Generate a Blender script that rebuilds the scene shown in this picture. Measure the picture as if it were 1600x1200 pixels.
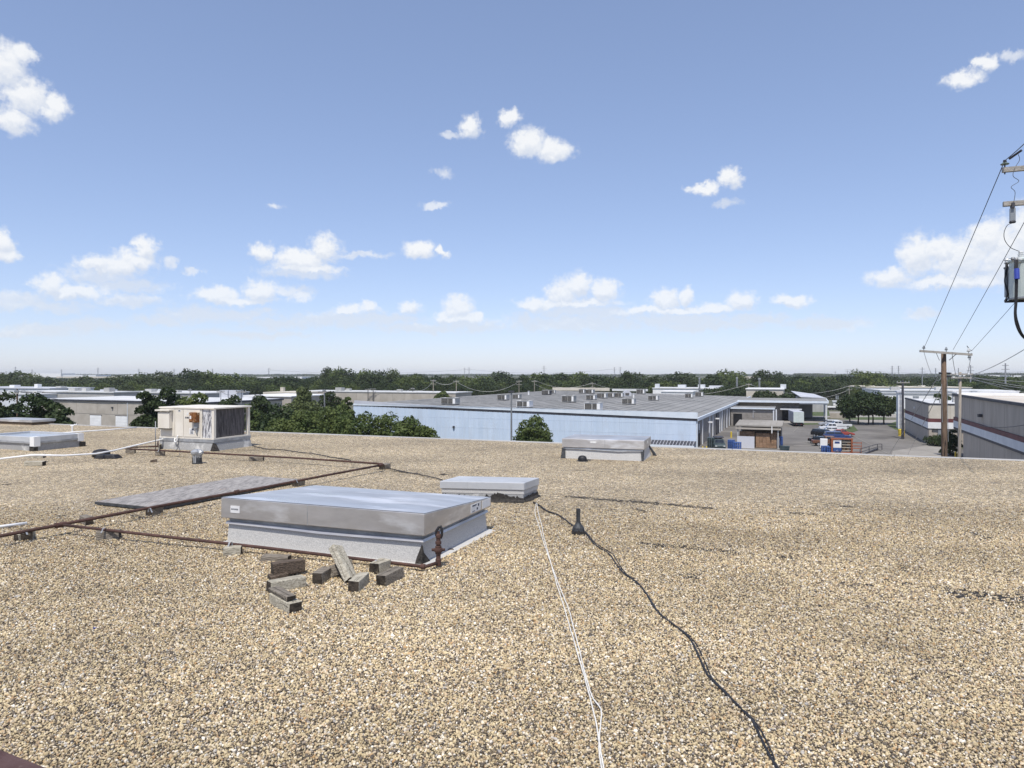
import bpy, math, random
import numpy as np
from mathutils import Vector, Matrix
R = math.radians
random.seed(7)
for o in list(bpy.data.objects): bpy.data.objects.remove(o)
scene = bpy.context.scene
COL = scene.collection
# ------------------------------------------------------------------ camera
F, HY, EZ, GZ = 1110.0, 583.0, 1.6, -11.4     # focal length in photo pixels, horizon row, eye height over the roof, street level
cam = bpy.data.cameras.new('camera'); co = bpy.data.objects.new('camera', cam); COL.objects.link(co)
co.location = (0, 0, EZ); co.rotation_euler = (R(90), 0, 0)
cam.sensor_width = 36; cam.lens = 36 * F / 1600; cam.shift_y = -17 / 1600
cam.clip_start = .05; cam.clip_end = 30000
scene.camera = co
# ------------------------------------------------------------------ light
SUN_EL = 62; SUN_AZ = 191.0
sun = bpy.data.lights.new('sun', 'SUN'); sun.energy = 3.5; sun.angle = R(.53); sun.color = (1, .95, .87)
so = bpy.data.objects.new('sun', sun); COL.objects.link(so)
sd = Vector((math.sin(R(SUN_AZ)) * math.cos(R(SUN_EL)), math.cos(R(SUN_AZ)) * math.cos(R(SUN_EL)), math.sin(R(SUN_EL))))
so.rotation_euler = sd.to_track_quat('Z', 'Y').to_euler()
so.location = sd * 60
vs = scene.view_settings
vs.view_transform = 'Standard'; vs.look = 'None'; vs.gamma = 1; vs.exposure = .3; vs.use_curve_mapping = False
scene.cycles.use_denoising = True; scene.cycles.denoiser = 'OPENIMAGEDENOISE'; scene.cycles.denoising_input_passes = 'RGB_ALBEDO_NORMAL'; scene.cycles.denoising_prefilter = 'ACCURATE'
scene.cycles.max_bounces = 6; scene.cycles.diffuse_bounces = 3; scene.cycles.glossy_bounces = 3; scene.cycles.transparent_max_bounces = 6
# ------------------------------------------------------------------ sky with fair-weather clouds (all directions in azimuth / elevation)
world = bpy.data.worlds.new('World'); scene.world = world; world.use_nodes = True
wt = world.node_tree; wt.nodes.clear()
def wn(t, **k):
    n = wt.nodes.new(t)
    for a, b in k.items(): setattr(n, a, b)
    return n
def wmath(op, a, b=None, c=None, clamp=False):
    n = wn('ShaderNodeMath', operation=op, use_clamp=clamp)
    for i, x in enumerate((a, b, c)):
        if x is None: continue
        if isinstance(x, (int, float)): n.inputs[i].default_value = x
        else: wt.links.new(x, n.inputs[i])
    return n.outputs[0]
def wvec(op, a, b=None, c=None):
    n = wn('ShaderNodeVectorMath', operation=op)
    for i, x in enumerate((a, b, c)):
        if x is None: continue
        if isinstance(x, (tuple, list)): n.inputs[i].default_value = x
        else: wt.links.new(x, n.inputs[i])
    return n
sky = wn('ShaderNodeTexSky', sky_type='NISHITA', sun_disc=False, sun_elevation=R(SUN_EL), sun_rotation=R(SUN_AZ),
         altitude=150, air_density=.75, dust_density=.6, ozone_density=5)
tc = wn('ShaderNodeTexCoord'); sep = wn('ShaderNodeSeparateXYZ'); wt.links.new(tc.outputs['Generated'], sep.inputs[0])
az = wmath('ARCTAN2', sep.outputs[0], sep.outputs[1]); el = wmath('ARCSINE', sep.outputs[2])
cmb = wn('ShaderNodeCombineXYZ'); wt.links.new(az, cmb.inputs[0]); wt.links.new(el, cmb.inputs[1])
def wnoise(vec, scale, detail, rough=.55):
    n = wn('ShaderNodeTexNoise'); n.inputs['Scale'].default_value = scale; n.inputs['Detail'].default_value = detail
    n.inputs['Roughness'].default_value = rough; wt.links.new(vec, n.inputs['Vector']); return n
n1 = wnoise(cmb.outputs[0], 46, 8, .62)
warp = wvec('SUBTRACT', n1.outputs['Color'], (.5, .5, .5))
pw = wvec('MULTIPLY_ADD', warp.outputs[0], (.040, .028, 0), cmb.outputs[0])
def ae(px, py):
    a = math.atan((px - 800) / F); return a, math.atan((HY - py) / F * math.cos(a))
DENSE = [(10,102,38,36),(32,88,26,18),(40,150,44,34),(84,168,30,20),(20,186,40,22),(735,198,19,17),(797,185,20,13),(825,224,34,22),(862,236,36,18),
 (1100,293,28,10),(1140,278,21,14),(1505,124,36,13),(1540,99,20,13),
 (1392,434,40,17),(1432,402,34,34),(1468,392,34,26),(1500,405,60,40),(1545,375,40,34),(1570,395,60,56),(1615,365,55,52),(1500,440,110,14),
 (2,380,18,22),(8,398,22,14),(150,414,30,16),(190,414,36,19),(228,388,20,19),(212,408,34,18),(80,446,25,20),(115,458,40,13),
 (410,395,18,14),(470,407,42,18),(506,389,24,22),(480,420,52,9),(340,461,35,13),(408,455,26,15),(370,468,62,7),
 (655,390,23,13),(690,394,9,8),(545,484,24,9),(577,481,20,9),(640,481,19,9),
 (716,481,24,18),(745,495,15,9),(695,493,16,10),(720,497,38,9),(835,476,28,11),(880,458,26,22),(906,448,22,19),(945,455,22,19),(895,474,76,8),
 (1003,485,28,8),(1038,469,24,17),(1073,466,14,14),(1050,486,70,7),(1118,482,32,9),(1160,471,27,15),(1238,470,29,9)]
FAINT = [(60,478,90,9),(200,470,60,9),(370,490,60,10),(600,497,60,9),(450,455,40,8),(1290,505,70,9),(1100,510,90,8),(660,512,80,8),(40,520,80,8),(400,522,90,7),(160,430,60,14),(470,428,60,9),(900,486,80,9),(1137,316,22,7),(1582,88,22,8),(705,212,18,5),(692,271,15,8),(680,321,20,5),(432,323,16,5),(1440,492,28,10),(30,468,50,13),(190,447,70,12),(145,508,58,9),(70,515,70,8),(310,492,55,13),
 (265,410,10,8),(300,425,12,6),(470,464,20,9),(415,488,14,6),(440,506,60,8),(530,500,95,11),(820,500,16,13),(900,505,120,14),(1180,500,55,8),(1060,500,90,10),(560,398,45,5),(250,500,40,9),(950,490,60,10),(735,508,60,10)]
rnd = random.Random(3)
NVIS = len(DENSE)
for k in range(16):                                    # the same kind of sky goes on outside the frame
    a = rnd.uniform(-178, 178)
    if abs(a) < 44: continue
    e = rnd.choice([5, 7, 9, 12, 18, 26]) + rnd.uniform(-1, 1); s = rnd.uniform(.8, 2.2)
    for j in range(2): DENSE.append(('a', R(a + rnd.uniform(-1.5, 1.5)), R(e + rnd.uniform(-.4, .6)), R(s * rnd.uniform(.8, 1.4)), R(s * rnd.uniform(.4, .6))))
def chain(blobs, src):
    f = None
    for b in blobs:
        if b[0] == 'a': a, e, rx, ry = b[1:]
        else:
            a, e = ae(b[0], b[1]); kk = 1.36 if b[1] > 360 and b[0] < 1300 else 1.22; rx = b[2] * kk / F * math.cos(a) ** 2; ry = b[3] * kk / F * math.cos(a)
        q = wvec('MULTIPLY_ADD', src, (1 / rx, 1 / ry, 0), (-a / rx, -e / ry, 0))
        l = wvec('LENGTH', q.outputs[0]).outputs['Value']
        f = l if f is None else wmath('MINIMUM', f, l)
    return wmath('SUBTRACT', 1.0, f)
def sstep(x, lo, hi):
    n = wn('ShaderNodeMapRange', interpolation_type='SMOOTHSTEP'); wt.links.new(x, n.inputs[0])
    n.inputs[1].default_value = lo; n.inputs[2].default_value = hi; return n.outputs[0]
fd = chain(DENSE, pw.outputs[0]); ff = chain(FAINT, pw.outputs[0])
pup = wvec('ADD', pw.outputs[0], (-.002, .0085, 0)); fu = chain(DENSE[:NVIS], pup.outputs[0])
n3 = wnoise(cmb.outputs[0], 120, 6, .62)
n3c = wmath('SUBTRACT', n3.outputs[0], .5)
md = sstep(wmath('MULTIPLY_ADD', n3c, .75, fd), -.02, .62)
mf = wmath('MULTIPLY', sstep(wmath('MULTIPLY_ADD', n3c, 1.1, ff), -.08, .75), .66)
eld = wn('ShaderNodeMapRange'); wt.links.new(el, eld.inputs[0]); eld.inputs[1].default_value = .03; eld.inputs[2].default_value = .16; eld.inputs[3].default_value = .62; eld.inputs[4].default_value = .93
mask = wmath('MAXIMUM', wmath('MULTIPLY', md, eld.outputs[0]), mf)
# cloud self shading: relief of the puffs seen from above
offv = wvec('ADD', cmb.outputs[0], (.0, .0045, 0))
n4 = wnoise(offv.outputs[0], 46, 8, .62)
rel = wmath('SUBTRACT', n1.outputs[0], n4.outputs[0])
shade = wmath('ADD', wmath('MULTIPLY', rel, 2.6), wmath('MULTIPLY_ADD', wmath('SUBTRACT', fd, fu), 1.6, .52), clamp=True)
cc = wn('ShaderNodeMix', data_type='RGBA'); wt.links.new(shade, cc.inputs[0])
cc.inputs[6].default_value = (4.15, 4.42, 4.9, 1); cc.inputs[7].default_value = (5.35, 5.42, 5.5, 1)
gmm = wn('ShaderNodeGamma'); gmm.inputs[1].default_value = .62; wt.links.new(sky.outputs[0], gmm.inputs[0])
hs = wn('ShaderNodeHueSaturation'); wt.links.new(gmm.outputs[0], hs.inputs['Color']); hs.inputs['Saturation'].default_value = 1.06; hs.inputs['Value'].default_value = 1.66
wb = wvec('MULTIPLY', hs.outputs[0], (1.055, 1.0, 1.075))
mx = wn('ShaderNodeMix', data_type='RGBA'); wt.links.new(mask, mx.inputs[0]); wt.links.new(wb.outputs[0], mx.inputs[6]); wt.links.new(cc.outputs[2], mx.inputs[7])
bg = wn('ShaderNodeBackground'); bg.inputs[1].default_value = .145; wt.links.new(mx.outputs[2], bg.inputs[0])
wo = wn('ShaderNodeOutputWorld'); wt.links.new(bg.outputs[0], wo.inputs[0])
# ------------------------------------------------------------------ places: pixel of the photo + height or distance -> point in the world
def P(px, py, z=0.0):
    D = (EZ - z) * F / (py - HY); return Vector(((px - 800) / F * D, D, z))
def Q(px, py, D): return Vector(((px - 800) / F * D, D, EZ - (py - HY) * D / F))
def G(px, py, dz=0.0): return P(px, py, GZ + dz)
# ------------------------------------------------------------------ materials
def rgb(c): return (c[0], c[1], c[2], 1)
def M(name, c1, c2=None, rough=.8, metal=0.0, scale=4, detail=6, bump=0, bscale=None, lo=.35, hi=.65, stretch=(1, 1, 1), rnd=0.0, spec=.4, nrough=.55, c3=None, s3=.7, lo3=.55, hi3=.7, rvar=0):
    m = bpy.data.materials.new(name); m.use_nodes = True; t = m.node_tree; b = t.nodes['Principled BSDF']
    b.inputs['Roughness'].default_value = rough; b.inputs['Metallic'].default_value = metal
    b.inputs['Specular IOR Level'].default_value = spec
    tcn = t.nodes.new('ShaderNodeTexCoord'); oi = t.nodes.new('ShaderNodeObjectInfo')
    mp = t.nodes.new('ShaderNodeMapping'); mp.inputs['Scale'].default_value = stretch
    ad = t.nodes.new('ShaderNodeVectorMath'); ad.operation = 'MULTIPLY_ADD'; ad.inputs[1].default_value = (37, 53, 29)
    t.links.new(oi.outputs['Random'], ad.inputs[0]); t.links.new(tcn.outputs['Object'], ad.inputs[2]); t.links.new(ad.outputs[0], mp.inputs['Vector'])
    def noise(s, d):
        n = t.nodes.new('ShaderNodeTexNoise'); n.inputs['Scale'].default_value = s; n.inputs['Detail'].default_value = d; n.inputs['Roughness'].default_value = nrough
        t.links.new(mp.outputs[0], n.inputs['Vector']); return n
    def mixc(fac, a, bcol):
        x = t.nodes.new('ShaderNodeMix'); x.data_type = 'RGBA'; t.links.new(fac, x.inputs[0])
        for i, c in ((6, a), (7, bcol)):
            if isinstance(c, tuple): x.inputs[i].default_value = rgb(c)
            else: t.links.new(c, x.inputs[i])
        return x.outputs[2]
    def mr(src, l, h):
        x = t.nodes.new('ShaderNodeMapRange'); t.links.new(src, x.inputs[0]); x.inputs[1].default_value = l; x.inputs[2].default_value = h; return x.outputs[0]
    if c2 is None: c1, c2 = tuple(x * .86 for x in c1), tuple(min(1, x * 1.12) for x in c1)
    n = noise(scale, detail); col = mixc(mr(n.outputs[0], lo, hi), c1, c2)
    if c3 is not None: col = mixc(mr(noise(s3, 5).outputs[0], lo3, hi3), col, c3)
    if rnd:
        h = t.nodes.new('ShaderNodeHueSaturation'); t.links.new(col, h.inputs['Color'])
        x = t.nodes.new('ShaderNodeMapRange'); t.links.new(oi.outputs['Random'], x.inputs[0]); x.inputs[3].default_value = 1 - rnd; x.inputs[4].default_value = 1 + rnd
        t.links.new(x.outputs[0], h.inputs['Value']); col = h.outputs[0]
    t.links.new(col, b.inputs['Base Color'])
    if rvar:
        x = t.nodes.new('ShaderNodeMapRange'); t.links.new(noise(scale * .7, 4).outputs[0], x.inputs[0]); x.inputs[1].default_value = .3; x.inputs[2].default_value = .7
        x.inputs[3].default_value = max(.05, rough - rvar); x.inputs[4].default_value = min(1, rough + rvar); t.links.new(x.outputs[0], b.inputs['Roughness'])
    if bump:
        bn = t.nodes.new('ShaderNodeBump'); bn.inputs['Strength'].default_value = bump; bn.inputs['Distance'].default_value = .02
        t.links.new(noise(bscale or scale * 3, 5).outputs[0], bn.inputs['Height']); t.links.new(bn.outputs[0], b.inputs['Normal'])
    return m
STONES = [(0.0, (.055, .047, .04)), (.12, (.13, .11, .088)), (.26, (.30, .242, .16)), (.42, (.42, .348, .225)), (.56, (.54, .46, .31)), (.68, (.36, .285, .19)), (.78, (.60, .535, .42)), (.86, (.36, .24, .13)), (.91, (.24, .225, .21)), (1.0, (.76, .71, .61))]
def stone_ramp(t):
    r = t.nodes.new('ShaderNodeValToRGB'); e = r.color_ramp.elements
    e[0].position, e[0].color = STONES[0][0], rgb(STONES[0][1]); e[1].position, e[1].color = 1.0, rgb(STONES[-1][1])
    for p, c in STONES[1:-1]:
        x = e.new(p); x.color = rgb(c)
    return r
def tone(t, col, k=1.15, sat=1.14):           # broad drifts of cleaner and dirtier gravel over the roof
    g = t.nodes.new('ShaderNodeNewGeometry'); mp = t.nodes.new('ShaderNodeMapping'); mp.inputs['Scale'].default_value = (.28, .5, .3); mp.inputs['Rotation'].default_value = (0, 0, R(21))
    t.links.new(g.outputs['Position'], mp.inputs['Vector'])
    n = t.nodes.new('ShaderNodeTexNoise'); n.inputs['Scale'].default_value = 1.3; n.inputs['Detail'].default_value = 6; t.links.new(mp.outputs[0], n.inputs['Vector'])
    x = t.nodes.new('ShaderNodeMapRange'); t.links.new(n.outputs[0], x.inputs[0]); x.inputs[1].default_value = .3; x.inputs[2].default_value = .7; x.inputs[3].default_value = .86 * k; x.inputs[4].default_value = 1.34 * k
    n2 = t.nodes.new('ShaderNodeTexNoise'); n2.inputs['Scale'].default_value = 3.1; n2.inputs['Detail'].default_value = 7; n2.inputs['Roughness'].default_value = .65; t.links.new(mp.outputs[0], n2.inputs['Vector'])
    y = t.nodes.new('ShaderNodeMapRange'); t.links.new(n2.outputs[0], y.inputs[0]); y.inputs[1].default_value = .56; y.inputs[2].default_value = .74; y.inputs[3].default_value = 1.0; y.inputs[4].default_value = .66
    xm = t.nodes.new('ShaderNodeMath'); xm.operation = 'MULTIPLY'; t.links.new(x.outputs[0], xm.inputs[0]); t.links.new(y.outputs[0], xm.inputs[1])
    h = t.nodes.new('ShaderNodeHueSaturation'); t.links.new(col, h.inputs['Color']); t.links.new(xm.outputs[0], h.inputs['Value']); h.inputs['Saturation'].default_value = sat
    return h.outputs[0]
def gravel_stone_mat():
    m = bpy.data.materials.new('gravel_stone'); m.use_nodes = True; t = m.node_tree; b = t.nodes['Principled BSDF']
    oi = t.nodes.new('ShaderNodeObjectInfo'); r = stone_ramp(t); t.links.new(oi.outputs['Random'], r.inputs[0])
    t.links.new(tone(t, r.outputs[0]), b.inputs['Base Color']); b.inputs['Roughness'].default_value = .7; b.inputs['Specular IOR Level'].default_value = .35
    return m
def gravel_sheet_mat():
    m = bpy.data.materials.new('gravel_sheet'); m.use_nodes = True; t = m.node_tree; b = t.nodes['Principled BSDF']
    g = t.nodes.new('ShaderNodeNewGeometry')
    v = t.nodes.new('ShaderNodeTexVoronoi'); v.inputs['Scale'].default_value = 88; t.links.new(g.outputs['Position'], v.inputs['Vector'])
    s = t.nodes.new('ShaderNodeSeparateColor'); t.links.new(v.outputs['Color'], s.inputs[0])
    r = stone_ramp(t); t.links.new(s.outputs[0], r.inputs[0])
    gap = t.nodes.new('ShaderNodeMapRange'); t.links.new(v.outputs['Distance'], gap.inputs[0]); gap.inputs[1].default_value = .48; gap.inputs[2].default_value = .80  # dark gaps: bitumen, with the missing self-shadow of the stones painted in
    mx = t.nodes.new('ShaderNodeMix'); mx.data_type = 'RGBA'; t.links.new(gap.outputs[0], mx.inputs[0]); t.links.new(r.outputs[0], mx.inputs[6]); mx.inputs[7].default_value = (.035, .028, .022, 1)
    # clumps of larger and smaller stones that still read far away, and bare dark felt under the loose stones near the camera
    v2 = t.nodes.new('ShaderNodeTexVoronoi'); v2.inputs['Scale'].default_value = 26; t.links.new(g.outputs['Position'], v2.inputs['Vector']); s2 = t.nodes.new('ShaderNodeSeparateColor'); t.links.new(v2.outputs['Color'], s2.inputs[0])
    cl = t.nodes.new('ShaderNodeMapRange'); t.links.new(s2.outputs[0], cl.inputs[0]); cl.inputs[3].default_value = .62; cl.inputs[4].default_value = 1.34
    hv = t.nodes.new('ShaderNodeHueSaturation'); t.links.new(mx.outputs[2], hv.inputs['Color']); t.links.new(cl.outputs[0], hv.inputs['Value'])
    sx = t.nodes.new('ShaderNodeSeparateXYZ'); t.links.new(g.outputs['Position'], sx.inputs[0]); fe = t.nodes.new('ShaderNodeMapRange'); t.links.new(sx.outputs[1], fe.inputs[0]); fe.inputs[1].default_value = 4.6; fe.inputs[2].default_value = 7.6
    mf = t.nodes.new('ShaderNodeMix'); mf.data_type = 'RGBA'; t.links.new(fe.outputs[0], mf.inputs[0]); mf.inputs[6].default_value = (.10, .082, .060, 1); t.links.new(tone(t, hv.outputs[0], 1.28, 1.18), mf.inputs[7])
    t.links.new(mf.outputs[2], b.inputs['Base Color']); b.inputs['Roughness'].default_value = .8
    iv = t.nodes.new('ShaderNodeMath'); iv.operation = 'SUBTRACT'; iv.inputs[0].default_value = 1; t.links.new(v.outputs['Distance'], iv.inputs[1])
    bn = t.nodes.new('ShaderNodeBump'); bn.inputs['Strength'].default_value = .9; bn.inputs['Distance'].default_value = .010; t.links.new(iv.outputs[0], bn.inputs['Height']); t.links.new(bn.outputs[0], b.inputs['Normal'])
    return m
def leaf_mat(name, c1, c2, c3):
    m = bpy.data.materials.new(name); m.use_nodes = True; t = m.node_tree; b = t.nodes['Principled BSDF']; out = t.nodes['Material Output']
    oi = t.nodes.new('ShaderNodeObjectInfo'); g = t.nodes.new('ShaderNodeNewGeometry')
    n = t.nodes.new('ShaderNodeTexNoise'); n.inputs['Scale'].default_value = .8; n.inputs['Detail'].default_value = 4; t.links.new(g.outputs['Position'], n.inputs['Vector'])
    mr = t.nodes.new('ShaderNodeMapRange'); t.links.new(n.outputs[0], mr.inputs[0]); mr.inputs[1].default_value = .35; mr.inputs[2].default_value = .65
    mx = t.nodes.new('ShaderNodeMix'); mx.data_type = 'RGBA'; t.links.new(mr.outputs[0], mx.inputs[0]); mx.inputs[6].default_value = rgb(c1); mx.inputs[7].default_value = rgb(c2)
    m2 = t.nodes.new('ShaderNodeMix'); m2.data_type = 'RGBA'; t.links.new(oi.outputs['Random'], m2.inputs[0]); t.links.new(mx.outputs[2], m2.inputs[6]); m2.inputs[7].default_value = rgb(c3)
    sc = t.nodes.new('ShaderNodeMath'); sc.operation = 'MULTIPLY'; sc.inputs[1].default_value = .55; t.links.new(oi.outputs['Random'], sc.inputs[0]); t.links.new(sc.outputs[0], m2.inputs[0])
    t.links.new(m2.outputs[2], b.inputs['Base Color']); b.inputs['Roughness'].default_value = .65; b.inputs['Specular IOR Level'].default_value = .25
    tr = t.nodes.new('ShaderNodeBsdfTranslucent'); t.links.new(m2.outputs[2], tr.inputs[0])
    ms = t.nodes.new('ShaderNodeMixShader'); ms.inputs[0].default_value = .22; t.links.new(b.outputs[0], ms.inputs[1]); t.links.new(tr.outputs[0], ms.inputs[2]); t.links.new(ms.outputs[0], out.inputs[0])
    return m
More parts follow.
